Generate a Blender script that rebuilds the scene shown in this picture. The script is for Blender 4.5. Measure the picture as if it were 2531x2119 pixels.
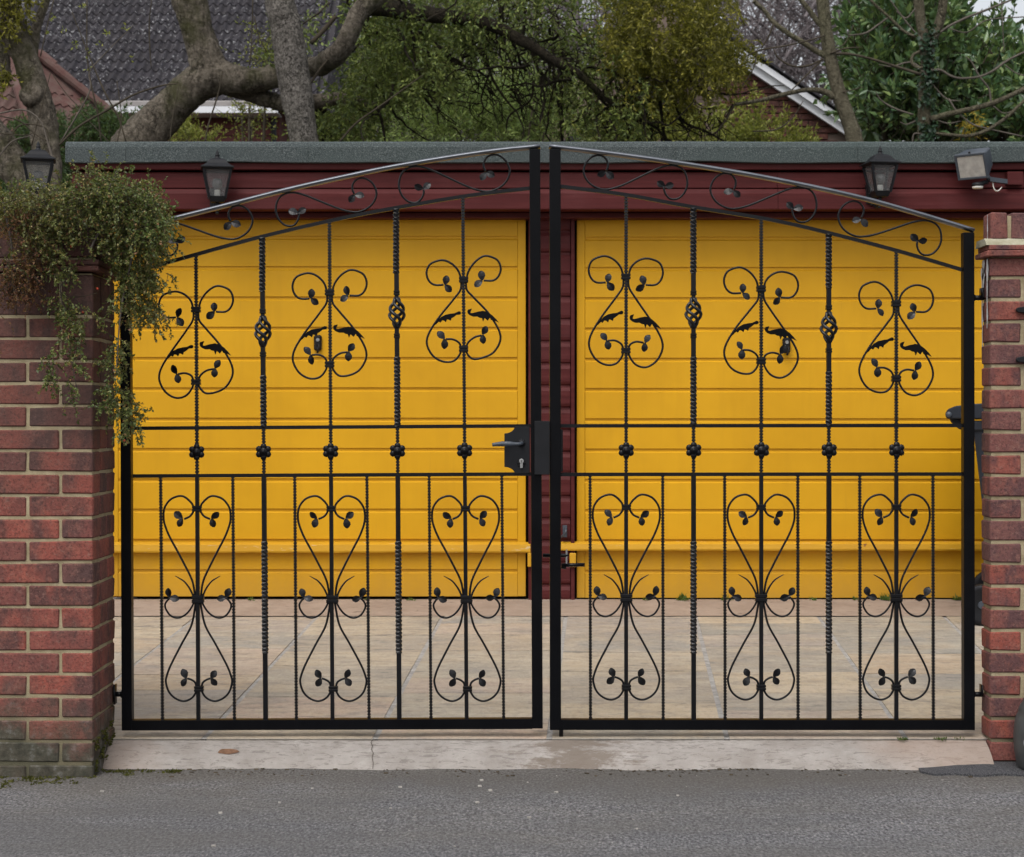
import bpy, bmesh, math, random
import numpy as np
from mathutils import Vector, Matrix, noise as mnoise

random.seed(7)
RNG = np.random.default_rng(11)
R = math.radians
SC = bpy.context.scene
COL = SC.collection
for o_ in list(bpy.data.objects):
    bpy.data.objects.remove(o_)

# ------------------------------------------------------------------ camera, sky, sun, exposure
FPX, CX, HY = 4537.6, 1265.5, 1048.5       # focal length, centre column and horizon row, in photograph pixels
EYE = 1.155
cam = bpy.data.cameras.new('camera')
cam.sensor_fit = 'HORIZONTAL'
cam.sensor_width = 36.0
cam.lens = FPX / 2531 * 36.0
cam.shift_y = -11.0 / 2531
cam.clip_start, cam.clip_end = 0.1, 1000
cam.dof.use_dof = True
cam.dof.focus_distance = 6.6
cam.dof.aperture_fstop = 9.0
camo = bpy.data.objects.new('camera', cam)
COL.objects.link(camo)
camo.location = (0, 0, EYE)
camo.rotation_euler = (R(90), 0, 0)
SC.camera = camo

world = bpy.data.worlds.new('World')
SC.world = world
world.use_nodes = True
wn = world.node_tree
wn.nodes.clear()
wo = wn.nodes.new('ShaderNodeOutputWorld')
wb = wn.nodes.new('ShaderNodeBackground')
ws = wn.nodes.new('ShaderNodeTexSky')
wh = wn.nodes.new('ShaderNodeHueSaturation')
ws.sky_type = 'NISHITA'
ws.sun_disc = False
SUN_EL, SUN_AZ = 58.0, 200.0               # degrees; the soft sun stands high behind the camera
ws.sun_elevation = R(SUN_EL)
ws.sun_rotation = R(SUN_AZ)
ws.air_density, ws.dust_density, ws.ozone_density = 1.0, 4.0, 1.0
wh.inputs['Saturation'].default_value = 0.22
wn.links.new(ws.outputs[0], wh.inputs['Color'])
wn.links.new(wh.outputs[0], wb.inputs['Color'])
wb.inputs['Strength'].default_value = 0.15
wn.links.new(wb.outputs[0], wo.inputs['Surface'])

sl = bpy.data.lights.new('sun', 'SUN')
sl.energy = 0.55
sl.angle = R(35)
sl.color = (1.0, 0.97, 0.93)
so = bpy.data.objects.new('sun', sl)
COL.objects.link(so)
so.location = (0, -3, 12)
_a, _e = R(SUN_AZ), R(SUN_EL)
sd = Vector((math.sin(_a) * math.cos(_e), math.cos(_a) * math.cos(_e), math.sin(_e)))
so.rotation_euler = sd.to_track_quat('Z', 'Y').to_euler()

SC.view_settings.view_transform = 'Standard'
SC.view_settings.look = 'None'
SC.view_settings.gamma = 1.0
SC.view_settings.use_curve_mapping = False
SC.view_settings.exposure = 0.45


def W(px, py, Y):
    """the point at depth Y that the photograph shows at column px, row py"""
    return Vector(((px - CX) * Y / FPX, Y, EYE - (py - HY) * Y / FPX))


def PX(v):
    return CX + v[0] * FPX / v[1], HY - (v[2] - EYE) * FPX / v[1]


# ------------------------------------------------------------------ object helpers
WO = {}


def link(name, data, parent=None, at=(0, 0, 0), rot=None):
    o = bpy.data.objects.new(name, data)
    COL.objects.link(o)
    at = Vector(at)
    if parent is not None:
        o.parent = parent
        o.location = at - WO[parent.name]
    else:
        o.location = at
    WO[o.name] = at
    if name in ('foliage', 'twigs', 'crown', 'ivy', 'buds', 'stems', 'berry'):
        o['kind'] = 'stuff'
    if rot is not None:
        o.rotation_euler = rot
    return o


def tag(o, label=None, cat=None, group=None, kind=None):
    for k, v in (('label', label), ('category', cat), ('group', group), ('kind', kind)):
        if v:
            o[k] = v
    return o


def thing(name, at, label, cat, group=None):
    return tag(link(name, None, None, at), label, cat, group)


class MB:
    """collects shapes, then links them as ONE mesh object"""

    def __init__(self):
        self.v, self.f = [], []

    def add(self, vs, fs):
        b = len(self.v)
        self.v += [tuple(p) for p in vs]
        self.f += [tuple(i + b for i in f) for f in fs]
        return self

    def box(self, x0, x1, y0, y1, z0, z1):
        return self.add([(x0, y0, z0), (x1, y0, z0), (x1, y1, z0), (x0, y1, z0), (x0, y0, z1), (x1, y0, z1), (x1, y1, z1), (x0, y1, z1)],
                        [(0, 3, 2, 1), (4, 5, 6, 7), (0, 1, 5, 4), (1, 2, 6, 5), (2, 3, 7, 6), (3, 0, 4, 7)])

    def obox(self, c, ax, ay, az):
        """box about centre c with half axis vectors"""
        c, ax, ay, az = Vector(c), Vector(ax), Vector(ay), Vector(az)
        vs = [c + sx * ax + sy * ay + sz * az for sz in (-1, 1) for sx, sy in ((-1, -1), (1, -1), (1, 1), (-1, 1))]
        return self.add(vs, [(0, 3, 2, 1), (4, 5, 6, 7), (0, 1, 5, 4), (1, 2, 6, 5), (2, 3, 7, 6), (3, 0, 4, 7)])

    def prism(self, outline, y0, y1):
        """outline of (x, z) extruded from y0 to y1"""
        n = len(outline)
        vs = [(x, y0, z) for x, z in outline] + [(x, y1, z) for x, z in outline]
        fs = [tuple(range(n)), tuple(range(2 * n - 1, n - 1, -1))]
        fs += [(i, (i + 1) % n, n + (i + 1) % n, n + i) for i in range(n)]
        return self.add(vs, fs)

    def sweep(self, pts, prof, up=None, cap=True):
        """prof(i) gives (side, up) offsets of the section at point i"""
        pts = [Vector(p) for p in pts]
        n = len(pts)
        up = Vector(up) if up is not None else None
        rings = []
        prev = None
        for i, p in enumerate(pts):
            t = (pts[min(i + 1, n - 1)] - pts[max(i - 1, 0)])
            t = t.normalized() if t.length > 1e-9 else Vector((0, 0, 1))
            if up is not None:
                s = t.cross(up)
                if s.length < 1e-6:
                    s = Vector((1, 0, 0)).cross(t)
                s.normalize()
            else:
                if prev is None:
                    a = Vector((0, 1, 0)) if abs(t.y) < 0.9 else Vector((1, 0, 0))
                    s = a.cross(t).normalized()
                else:
                    s = (prev - t * prev.dot(t))
                    s = s.normalized() if s.length > 1e-6 else Vector((1, 0, 0))
            prev = s
            u = s.cross(t)
            rings.append([p + s * a + u * b for a, b in prof(i)])
        k = len(rings[0])
        vs = [q for r in rings for q in r]
        fs = [(i * k + j, i * k + (j + 1) % k, (i + 1) * k + (j + 1) % k, (i + 1) * k + j) for i in range(n - 1) for j in range(k)]
        if cap:
            fs += [tuple(range(k - 1, -1, -1)), tuple(range((n - 1) * k, n * k))]
        return self.add(vs, fs)

    def tube(self, pts, r, n=6, up=None, cap=True, ph=0.0, wob=0.0, wsc=3.0):
        rr = r if callable(r) else ((lambda i: r[i]) if isinstance(r, (list, tuple, np.ndarray)) else (lambda i: r))
        pts = [Vector(p) for p in pts]

        def prof(i):
            out = []
            for j in range(n):
                a = ph + 2 * math.pi * j / n
                q = rr(i)
                if wob:
                    d = Vector((math.cos(a), math.sin(a) * .6, math.sin(a) * .8)) * rr(i)
                    w = (pts[i] + d) * wsc
                    q *= 1 + wob * (mnoise.noise(w * .8) + .6 * mnoise.noise(w * 2.3) + .45 * mnoise.noise(w * 5.0))
                out.append((math.cos(a) * q, math.sin(a) * q))
            return out
        return self.sweep(pts, prof, up, cap)

    def lathe(self, prof, c, n=16, axis='z'):
        """prof of (radius, height) turned about c"""
        c = Vector(c)
        vs, fs = [], []
        for r, h in prof:
            for j in range(n):
                a = 2 * math.pi * j / n
                x, y = r * math.cos(a), r * math.sin(a)
                vs.append(c + (Vector((x, y, h)) if axis == 'z' else Vector((x, h, y)) if axis == 'y' else Vector((h, x, y))))
        m = len(prof)
        fs = [(i * n + j, i * n + (j + 1) % n, (i + 1) * n + (j + 1) % n, (i + 1) * n + j) for i in range(m - 1) for j in range(n)]
        fs += [tuple(range(n - 1, -1, -1)), tuple(range((m - 1) * n, m * n))]
        return self.add(vs, fs)

    def ball(self, c, rx, ry, rz, nu=8, nv=5):
        prof = [(math.sin(math.pi * (i + .02) / (nv + .04)), math.cos(math.pi * (i + .02) / (nv + .04))) for i in range(nv + 1)]
        c = Vector(c)
        vs = [c + Vector((r * math.cos(2 * math.pi * j / nu) * rx, r * math.sin(2 * math.pi * j / nu) * ry, h * rz)) for r, h in prof for j in range(nu)]
        fs = [(i * nu + j, (i + 1) * nu + j, (i + 1) * nu + (j + 1) % nu, i * nu + (j + 1) % nu) for i in range(nv) for j in range(nu)]
        return self.add(vs, fs)

    def mesh(self, name, mat, smooth=False, bevel=0.0, recalc=True, seg=1):
        me = bpy.data.meshes.new(name)
        me.from_pydata(self.v, [], self.f)
        if recalc or bevel:
            bm = bmesh.new()
            bm.from_mesh(me)
            bmesh.ops.recalc_face_normals(bm, faces=bm.faces)
            if bevel:
                bmesh.ops.bevel(bm, geom=list(bm.edges), offset=bevel, segments=seg, profile=0.7, affect='EDGES', clamp_overlap=True)
            bm.to_mesh(me)
            bm.free()
        me.materials.append(mat)
        if smooth:
            me.polygons.foreach_set('use_smooth', [True] * len(me.polygons))
        me.update()
        return me

    def build(self, name, mat, parent=None, smooth=False, bevel=0.0, recalc=True, at=(0, 0, 0), seg=1):
        return link(name, self.mesh(name, mat, smooth, bevel, recalc, seg), parent, at)


def cr(pts, k=6):
    """Catmull-Rom through the points"""
    P = [Vector(p) for p in pts]
    P = [P[0] * 2 - P[1]] + P + [P[-1] * 2 - P[-2]]
    out = []
    for i in range(1, len(P) - 2):
        a, b, c, d = P[i - 1:i + 3]
        for j in range(k):
            t = j / k
            out.append(0.5 * ((2 * b) + (c - a) * t + (2 * a - 5 * b + 4 * c - d) * t * t + (3 * b - a - 3 * c + d) * t ** 3))
    out.append(P[-2])
    return out


def lerp_list(vals, n):
    """resample a list of numbers to n entries"""
    return list(np.interp(np.linspace(0, len(vals) - 1, n), range(len(vals)), vals))


# ------------------------------------------------------------------ materials
class NT:
    def __init__(self, name):
        self.m = bpy.data.materials.new(name)
        self.m.use_nodes = True
        self.t = self.m.node_tree
        self.b = self.t.nodes['Principled BSDF']
        self.out = self.t.nodes['Material Output']

    def n(self, typ, **kw):
        nd = self.t.nodes.new(typ)
        for k, v in kw.items():
            if isinstance(k, str) and hasattr(nd, k):
                setattr(nd, k, v)
        return nd

    def set(self, nd, **kw):
        for k, v in kw.items():
            s = nd.inputs[k.replace('_', ' ')]
            self.put(s, v)
        return nd

    def put(self, sock, v):
        if isinstance(v, bpy.types.NodeSocket):
            self.t.links.new(v, sock)
        elif isinstance(v, (tuple, list)) and len(v) == 3 and sock.type == 'RGBA':
            sock.default_value = (*v, 1)
        else:
            sock.default_value = v

    def coords(self, kind='Object', rand=False, scale=None):
        v = self.n('ShaderNodeTexCoord').outputs[kind] if kind != 'World' else self.n('ShaderNodeNewGeometry').outputs['Position']
        if rand:
            oi = self.n('ShaderNodeObjectInfo')
            mu = self.n('ShaderNodeMath', operation='MULTIPLY')
            self.t.links.new(oi.outputs['Random'], mu.inputs[0])
            mu.inputs[1].default_value = 37.0
            ad = self.n('ShaderNodeVectorMath', operation='ADD')
            self.t.links.new(v, ad.inputs[0])
            self.t.links.new(mu.outputs[0], ad.inputs[1])
            v = ad.outputs[0]
        if scale:
            mp = self.n('ShaderNodeMapping')
            self.t.links.new(v, mp.inputs['Vector'])
            mp.inputs['Scale'].default_value = scale
            v = mp.outputs[0]
        return v

    def noise(self, vec, scale, detail=4, rough=.55, dist=0.0):
        nd = self.n('ShaderNodeTexNoise')
        self.set(nd, Vector=vec, Scale=scale, Detail=detail, Roughness=rough, Distortion=dist)
        return nd.outputs['Fac']

    def vor(self, vec, scale, feature='F1', out='Distance', rnd=1.0):
        nd = self.n('ShaderNodeTexVoronoi')
        nd.feature = feature
        self.set(nd, Vector=vec, Scale=scale, Randomness=rnd)
        return nd.outputs[out]

    def ramp(self, fac, stops, interp='LINEAR'):
        nd = self.n('ShaderNodeValToRGB')
        nd.color_ramp.interpolation = interp
        e = nd.color_ramp.elements
        while len(e) < len(stops):
            e.new(0.5)
        for el, (p, c) in zip(e, stops):
            el.position = p
            c = (c, c, c) if isinstance(c, (int, float)) else c
            el.color = (*c, 1)
        self.put(nd.inputs['Fac'], fac)
        return nd.outputs['Color']

    def mix(self, fac, a, b, mode='MIX'):
        nd = self.n('ShaderNodeMix', data_type='RGBA', blend_type=mode)
        self.put(nd.inputs[0], fac)
        self.put(nd.inputs[6], a)
        self.put(nd.inputs[7], b)
        return nd.outputs[2]

    def math(self, op, a, b=0.0, c=None):
        nd = self.n('ShaderNodeMath', operation=op)
        self.put(nd.inputs[0], a)
        self.put(nd.inputs[1], b)
        if c is not None:
            self.put(nd.inputs[2], c)
        return nd.outputs[0]

    def sep(self, vec):
        nd = self.n('ShaderNodeSeparateXYZ')
        self.put(nd.inputs[0], vec)
        return nd.outputs

    def rand(self):
        return self.n('ShaderNodeObjectInfo').outputs['Random']

    def island(self):
        return self.n('ShaderNodeNewGeometry').outputs['Random Per Island']

    def bump(self, h, strength=.5, dist=.01):
        nd = self.n('ShaderNodeBump')
        self.set(nd, Height=h, Strength=strength, Distance=dist)
        self.t.links.new(nd.outputs[0], self.b.inputs['Normal'])

    def fin(self, color, rough=.6, spec=.5, metal=0.0):
        self.put(self.b.inputs['Base Color'], color)
        self.put(self.b.inputs['Roughness'], rough)
        self.put(self.b.inputs['Specular IOR Level'], spec)
        self.put(self.b.inputs['Metallic'], metal)
        return self.m


def simple(name, c, rough=.6, spec=.5, var=.25, scale=20, bump=0.0, bscale=120, metal=0.0, c2=None):
    t = NT(name)
    v = t.coords('World')
    lo = c2 if c2 else tuple(x * (1 - var) for x in c)
    hi = c if c2 else tuple(x * (1 + var) for x in c)
    col = t.ramp(t.noise(v, scale, 5, .6), [(.3, lo), (.7, hi)])
    if bump:
        t.bump(t.noise(v, bscale, 4), bump, .004)
    return t.fin(col, rough, spec, metal)


def brick_mat(name, cols, dark, grime_shade=False):
    t = NT(name)
    v = t.coords('Object', rand=True)
    base = t.ramp(t.rand(), cols, 'LINEAR')
    pat = t.noise(t.coords('Object', rand=True, scale=(1.0, 1.0, .45)), 9, 4, .6)
    c = t.mix(t.ramp(pat, [(.43, 0.0), (.60, .85)]), base, dark)
    c = t.mix(t.ramp(t.noise(v, 28, 5, .7), [(.5, 0.0), (.66, .5)]), c, t.mix(.5, base, (.36, .16, .11)))
    speck = t.noise(v, 130, 3, .7)
    c = t.mix(t.ramp(speck, [(.50, 0.0), (.66, .6)]), c, tuple(x * .4 for x in dark))
    c = t.mix(t.ramp(t.noise(v, 75, 3, .7), [(.56, 0.0), (.7, .5)]), c, (.27, .15, .12))
    wv = t.coords('World')
    eff = t.noise(wv, 6.5, 6, .7)
    c = t.mix(t.ramp(eff, [(.66, 0.0), (.78, .4)]), c, (.36, .31, .29))
    if grime_shade:
        # patchy green-grey algae film low down; algae and creeper shade put into colour above
        z = t.sep(wv)[2]
        low = t.math('SUBTRACT', t.math('MULTIPLY', t.noise(wv, 4.5, 5, .65), .62), z)
        c = t.mix(t.ramp(low, [(.03, 0.0), (.22, .92)]), c, t.ramp(t.noise(wv, 24, 4, .7), [(.35, (.035, .038, .028)), (.55, (.075, .075, .055)), (.72, (.17, .17, .16))]))
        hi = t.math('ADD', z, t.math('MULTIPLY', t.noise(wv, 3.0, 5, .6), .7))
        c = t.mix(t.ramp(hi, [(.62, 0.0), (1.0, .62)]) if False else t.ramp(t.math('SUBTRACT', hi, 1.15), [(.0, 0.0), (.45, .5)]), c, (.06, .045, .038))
    t.bump(t.math('ADD', t.noise(v, 90, 5, .7), t.math('MULTIPLY', t.noise(v, 22, 3), 1.4)), .55, .006)
    return t.fin(c, .88, .25)


def leaf_mat(name, cols, rough=.5, trans=.3, spec=.35):
    t = NT(name)
    col = t.ramp(t.island(), cols)
    wv = t.coords('World')
    col = t.mix(t.ramp(t.noise(wv, 1.9, 3), [(.35, 0.0), (.7, .5)]), col, t.mix(.5, col, cols[-1][1]))
    m = t.fin(col, rough, spec)
    tr = t.n('ShaderNodeBsdfTranslucent')
    t.put(tr.inputs['Color'], t.mix(.35, col, (.30, .36, .05)))
    mx = t.n('ShaderNodeMixShader')
    mx.inputs[0].default_value = trans
    t.t.links.new(t.b.outputs[0], mx.inputs[1])
    t.t.links.new(tr.outputs[0], mx.inputs[2])
    t.t.links.new(mx.outputs[0], t.out.inputs['Surface'])
    return m


def bark_mat(name, c_lo, c_hi, moss=(.05, .055, .015), moss_amt=.5, vscale=(9, 9, 4.5), cracks=((.40, 0.0), (.62, .8))):
    t = NT(name)
    v0 = t.coords('World', scale=vscale)
    wob = t.n('ShaderNodeTexNoise')
    t.set(wob, Vector=v0, Scale=2.4, Detail=5, Roughness=.65)
    ad = t.n('ShaderNodeVectorMath', operation='MULTIPLY_ADD')
    t.t.links.new(wob.outputs['Color'], ad.inputs[0])
    ad.inputs[1].default_value = (.55, .55, .55)
    t.t.links.new(v0, ad.inputs[2])
    v = ad.outputs[0]
    cell = t.vor(v, 3.1, 'DISTANCE_TO_EDGE')
    n1 = t.noise(v, 1.2, 7, .75)
    n2 = t.noise(t.coords('World'), 34, 6, .75)
    c = t.ramp(n1, [(.30, c_lo), (.50, tuple((a + b) / 2 for a, b in zip(c_lo, c_hi))), (.64, c_hi)])
    crk = t.math('MULTIPLY', t.ramp(cell, [(.0, 1.0), (.10, 0.0)]), t.ramp(t.noise(v0, 1.1, 4), list(cracks)))
    c = t.mix(crk, c, tuple(x * .32 for x in c_lo))
    c = t.mix(t.ramp(n2, [(.52, 0.0), (.66, .7)]), c, tuple(min(1, x * 1.5) for x in c_hi))
    c = t.mix(t.ramp(n2, [(.34, .75), (.47, 0.0)]), c, tuple(x * .4 for x in c_lo))
    c = t.mix(t.ramp(t.noise(t.coords('World'), 2.6, 5, .65), [(.5, 0.0), (.66, moss_amt)]), c, moss)
    h = t.math('ADD', t.math('MULTIPLY', crk, -.7), t.math('ADD', n2, t.math('MULTIPLY', n1, 1.2)))
    t.bump(h, 1.0, .05)
    return t.fin(c, .92, .15)


M = {}
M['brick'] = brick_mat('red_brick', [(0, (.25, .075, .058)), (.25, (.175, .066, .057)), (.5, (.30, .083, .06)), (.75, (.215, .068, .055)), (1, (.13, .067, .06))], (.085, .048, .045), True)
M['brick_right'] = brick_mat('red_brick_right', [(0, (.225, .076, .06)), (.35, (.29, .076, .053)), (.6, (.155, .07, .064)), (1, (.245, .078, .06))], (.09, .05, .052))
M['brick_far'] = brick_mat('brown_brick', [(0, (.085, .032, .026)), (.5, (.115, .04, .03)), (1, (.07, .028, .025))], (.05, .024, .022))
t = NT('mortar')
wv = t.coords('World')
c = t.ramp(t.noise(wv, 18, 5, .65), [(.3, (.26, .21, .125)), (.7, (.44, .37, .24))])
low = t.math('SUBTRACT', t.math('MULTIPLY', t.noise(wv, 4.5, 5, .65), .62), t.sep(wv)[2])
c = t.mix(t.ramp(low, [(.05, 0.0), (.25, .85)]), c, (.06, .062, .042))
t.bump(t.noise(wv, 220, 4), .6, .004)
M['mortar'] = t.fin(c, .95, .15)
M['mortar_pale'] = simple('pale_mortar', (.40, .37, .27), .95, .15, .3, 30, .5, 200)
M['far_mortar'] = simple('far_mortar', (.16, .12, .10), .95, .15, .2, 8)
t = NT('black_paint')
wv = t.coords('World')
t.bump(t.noise(wv, 160, 3), .12, .002)
M['black'] = t.fin(t.ramp(t.noise(wv, 9, 4), [(.3, (.0032, .0032, .0042)), (.75, (.006, .006, .0075))]), t.ramp(t.noise(wv, 30, 3), [(.3, .28), (.7, .40)]), .22)
t = NT('black_satin_paint')
wv = t.coords('World')
t.bump(t.noise(wv, 160, 3), .10, .002)
M['black_bar'] = None
M['black_flat'] = t.fin(t.ramp(t.noise(wv, 9, 4), [(.3, (.0024, .0025, .0034)), (.75, (.0046, .0048, .006))]), .36, .09)
t = NT('black_bar_paint')
wv = t.coords('World')
t.bump(t.noise(wv, 160, 3), .10, .002)
M['black_bar'] = t.fin(t.ramp(t.noise(wv, 9, 4), [(.3, (.0032, .0032, .0042)), (.75, (.006, .006, .0075))]), .33, .36)
t = NT('black_gloss_paint')
wv = t.coords('World')
t.bump(t.noise(wv, 60, 3), .08, .002)
M['black_gloss'] = t.fin((.006, .0063, .008), .3, .5)
M['black_plastic'] = simple('black_plastic', (.008, .0085, .0105), .5, .25, .3, 14)
M['cap_metal'] = simple('worn_grey_cap_rail', (.16, .17, .19), .36, .5, .15, 18, metal=.85)
M['bulb'] = simple('frosted_bulb', (.15, .145, .14), .2, .5, .1, 30)
M['steel'] = simple('bright_steel', (.36, .36, .35), .4, .5, .12, 60, metal=.9)
M['grey_metal'] = simple('grey_painted_metal', (.05, .06, .075), .42, .5, .2, 20)
M['bin'] = simple('dark_grey_bin_plastic', (.018, .021, .028), .5, .25, .25, 9)
M['white_plastic'] = simple('white_plastic', (.68, .66, .60), .4, .5, .08, 12)

# yellow door paint: slightly uneven, dust runs from the grooves
t = NT('yellow_paint')
wv = t.coords('World')
run = t.noise(t.coords('World', scale=(14, 14, 1.2)), 1.0, 5, .6)
c = t.ramp(t.noise(wv, 1.7, 4, .6), [(.3, (.57, .290, .009)), (.7, (.68, .358, .012))])
c = t.mix(t.ramp(run, [(.50, 0.0), (.70, .16)]), c, (.47, .24, .012))
c = t.mix(t.ramp(t.noise(t.coords('World', scale=(40, 40, 2.4)), 1.0, 4, .7), [(.64, 0.0), (.74, .14)]), c, (.40, .21, .03))
z = t.sep(wv)[2]
lo_ = t.math('SUBTRACT', t.math('MULTIPLY', t.noise(wv, 9, 6, .75), .42), z)
c = t.mix(t.ramp(lo_, [(-.25, 0.0), (.0, .55)]) if False else t.ramp(t.math('ADD', lo_, .30), [(.0, 0.0), (.22, .28)]), c, (.33, .20, .07))
c = t.mix(t.ramp(t.noise(wv, 46, 4, .7), [(.7, 0.0), (.8, .35)]), c, (.36, .17, .015))
t.bump(t.noise(wv, 70, 3), .08, .003)
M['yellow'] = t.fin(c, .45, .2)
t = NT('chipped_yellow_paint')
wv = t.coords('World')
chip = t.noise(t.coords('World', scale=(9, 30, 60)), 1.0, 6, .75)
c = t.mix(t.ramp(t.noise(wv, 3, 3), [(.3, 0.0), (.7, .6)]), (.60, .32, .014), (.50, .25, .014))
c = t.mix(t.ramp(chip, [(.63, 0.0), (.66, .8)]), c, (.62, .50, .30))
c = t.mix(t.ramp(t.noise(wv, 8, 6, .7), [(.66, 0.0), (.70, 1.0)]), c, (.16, .05, .025))
t.bump(chip, .4, .004)
M['yellow_worn'] = t.fin(c, .5, .35)

t = NT('dark_red_painted_timber')
wv = t.coords('World')
gr = t.noise(t.coords('World', scale=(2.2, 30, 42)), 1.0, 6, .65)
c = t.ramp(gr, [(.25, (.052, .010, .010)), (.55, (.082, .016, .016)), (.8, (.112, .030, .030))])
c = t.mix(t.ramp(t.noise(wv, 2.4, 5, .6), [(.5, 0.0), (.75, .4)]), c, (.105, .036, .037))
c = t.mix(t.ramp(t.vor(t.coords('World', scale=(3, 3, 9)), 1.6), [(.0, .8), (.06, 0.0)]), c, (.02, .006, .006))
t.bump(gr, .25, .004)
M['red_timber'] = t.fin(c, .55, .14)
M['gap_shade'] = simple('black_gap_shade', (.012, .010, .009), .9, .1)

t = NT('mineral_roof_felt')
wv = t.coords('World')
g = t.noise(wv, 190, 3, .8)
c = t.ramp(g, [(.38, (.035, .043, .045)), (.55, (.085, .10, .10)), (.74, (.25, .28, .27))])
c = t.mix(t.ramp(t.noise(wv, 1.3, 5, .6), [(.4, 0.0), (.7, .6)]), c, t.mix(.55, c, (.055, .085, .075)))
t.bump(g, .8, .004)
M['felt'] = t.fin(c, .95, .2)

# road
t = NT('asphalt')
wv = t.coords('World')
g = t.noise(t.coords('World', scale=(1, .42, 1)), 125, 3, .7)
c = t.ramp(g, [(.34, (.028, .027, .030)), (.43, (.10, .098, .103)), (.52, (.165, .163, .170)), (.62, (.24, .236, .24)), (.71, (.44, .42, .40))])
c = t.mix(t.ramp(t.noise(t.coords('World', scale=(.8, 1.6, 1)), 1.5, 7, .7), [(.40, 0.0), (.60, .8)]), c, t.mix(.5, c, (.135, .122, .10)))
c = t.mix(t.ramp(t.noise(wv, 48, 4, .7), [(.53, 0.0), (.66, .6)]), c, (.060, .058, .058))
c = t.mix(t.ramp(t.noise(t.coords('World', scale=(.5, 1.2, 1)), 1.1, 6, .65), [(.43, 0.0), (.58, .72)]), c, t.mix(.6, c, (.080, .080, .083)))
c = t.mix(t.ramp(t.vor(wv, 17), [(.0, .6), (.035, 0.0)]), c, t.mix(t.noise(wv, 11, 2), (.07, .065, .06), (.42, .40, .36)))
y = t.sep(wv)[1]
ed = t.math('ADD', y, t.math('MULTIPLY', t.noise(wv, 5, 5, .65), .5))
c = t.mix(t.ramp(t.math('SUBTRACT', ed, 5.75), [(.18, 0.0), (.50, .8)]), c, t.mix(.65, c, (.095, .081, .063)))
t.bump(t.math('ADD', g, t.noise(wv, 70, 4)), .9, .006)
M['asphalt'] = t.fin(c, .93, .25)
t = NT('new_asphalt')
wv = t.coords('World')
g = t.noise(wv, 240, 3, .75)
t.bump(g, .8, .005)
M['asphalt_new'] = t.fin(t.ramp(g, [(.38, (.022, .022, .025)), (.5, (.06, .06, .066)), (.65, (.16, .16, .165))]), .9, .3)

t = NT('pink_concrete')
wv = t.coords('World')
c = t.ramp(t.noise(wv, 7, 6, .7), [(.3, (.25, .223, .20)), (.7, (.39, .36, .332))])
fl = t.noise(t.coords('World', scale=(17, 60, 60)), 1.0, 6, .8, .8)
c = t.mix(t.ramp(fl, [(.535, 0.0), (.59, .7)]), c, (.165, .145, .13))
c = t.mix(t.ramp(t.noise(t.coords('World', scale=(6, 14, 14)), 1.0, 5, .7), [(.5, 0.0), (.7, .45)]), c, (.25, .215, .19))
x = t.sep(wv)[0]
cen = t.math('SUBTRACT', 1.0, t.math('ABSOLUTE', t.math('MULTIPLY', t.math('SUBTRACT', x, .22), 3.6)))
worn = t.math('ADD', t.math('MULTIPLY', cen, .26), t.noise(t.coords('World', scale=(10, 26, 30)), 1.0, 7, .78))
c = t.mix(t.ramp(worn, [(.58, 0.0), (.70, .8)]), c, (.165, .132, .105))
side = t.math('ADD', t.math('ABSOLUTE', x), t.math('MULTIPLY', t.noise(wv, 5, 5), .55))
c = t.mix(t.ramp(t.math('SUBTRACT', side, 1.2), [(.25, 0.0), (.5, .5)]), c, (.31, .215, .16))
t.bump(t.math('ADD', t.noise(wv, 110, 4), t.math('MULTIPLY', fl, -.8)), .55, .006)
M['concrete'] = t.fin(c, .9, .25)

t = NT('riven_sandstone')
v = t.coords('Object', rand=True)
vs = t.coords('Object', rand=True, scale=(2.6, 3.6, 3.6))
band = t.noise(vs, 1.6, 7, .62, .6)
tone = t.ramp(t.rand(), [(0, (.43, .33, .23)), (.2, (.30, .28, .24)), (.4, (.48, .39, .275)), (.6, (.28, .268, .245)), (.8, (.45, .34, .26)), (1, (.37, .335, .28))])
c = t.mix(t.ramp(band, [(.42, 0.0), (.60, .6)]), tone, t.ramp(t.noise(vs, .9, 5, .6), [(.38, (.23, .215, .195)), (.5, (.40, .315, .215)), (.62, (.52, .43, .325))]))
c = t.mix(t.ramp(t.noise(t.coords('Object', rand=True, scale=(4.0, 13, 13)), 1.8, 8, .78), [(.53, 0.0), (.60, .55)]), c, (.16, .148, .135))
c = t.mix(t.ramp(t.noise(t.coords('World', scale=(3.5, 9, 9)), 1.0, 7, .75), [(.5, 0.0), (.64, .5)]), c, (.50, .43, .33))
c = t.mix(t.ramp(t.noise(t.coords('World', scale=(26, 10, 10)), 2.2, 5, .8), [(.50, 0.0), (.60, .2)]), c, (.16, .145, .13))
c = t.mix(t.ramp(t.noise(t.coords('World', scale=(20, 9, 9)), 2.6, 5, .8), [(.53, 0.0), (.62, .22)]), c, (.52, .46, .38))
c = t.mix(t.ramp(t.noise(t.coords('World'), 24, 5, .7), [(.55, 0.0), (.8, .3)]), c, (.16, .14, .12))
t.bump(t.math('ADD', t.noise(t.coords('Object', rand=True, scale=(5, 9, 9)), 1.8, 8, .75), t.math('MULTIPLY', t.noise(v, 80, 3), .25)), .7, .012)
M['slab'] = t.fin(c, .85, .3)
M['joint'] = simple('cement_joint', (.33, .315, .295), .95, .15, .3, 26, .6, 150)

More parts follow.
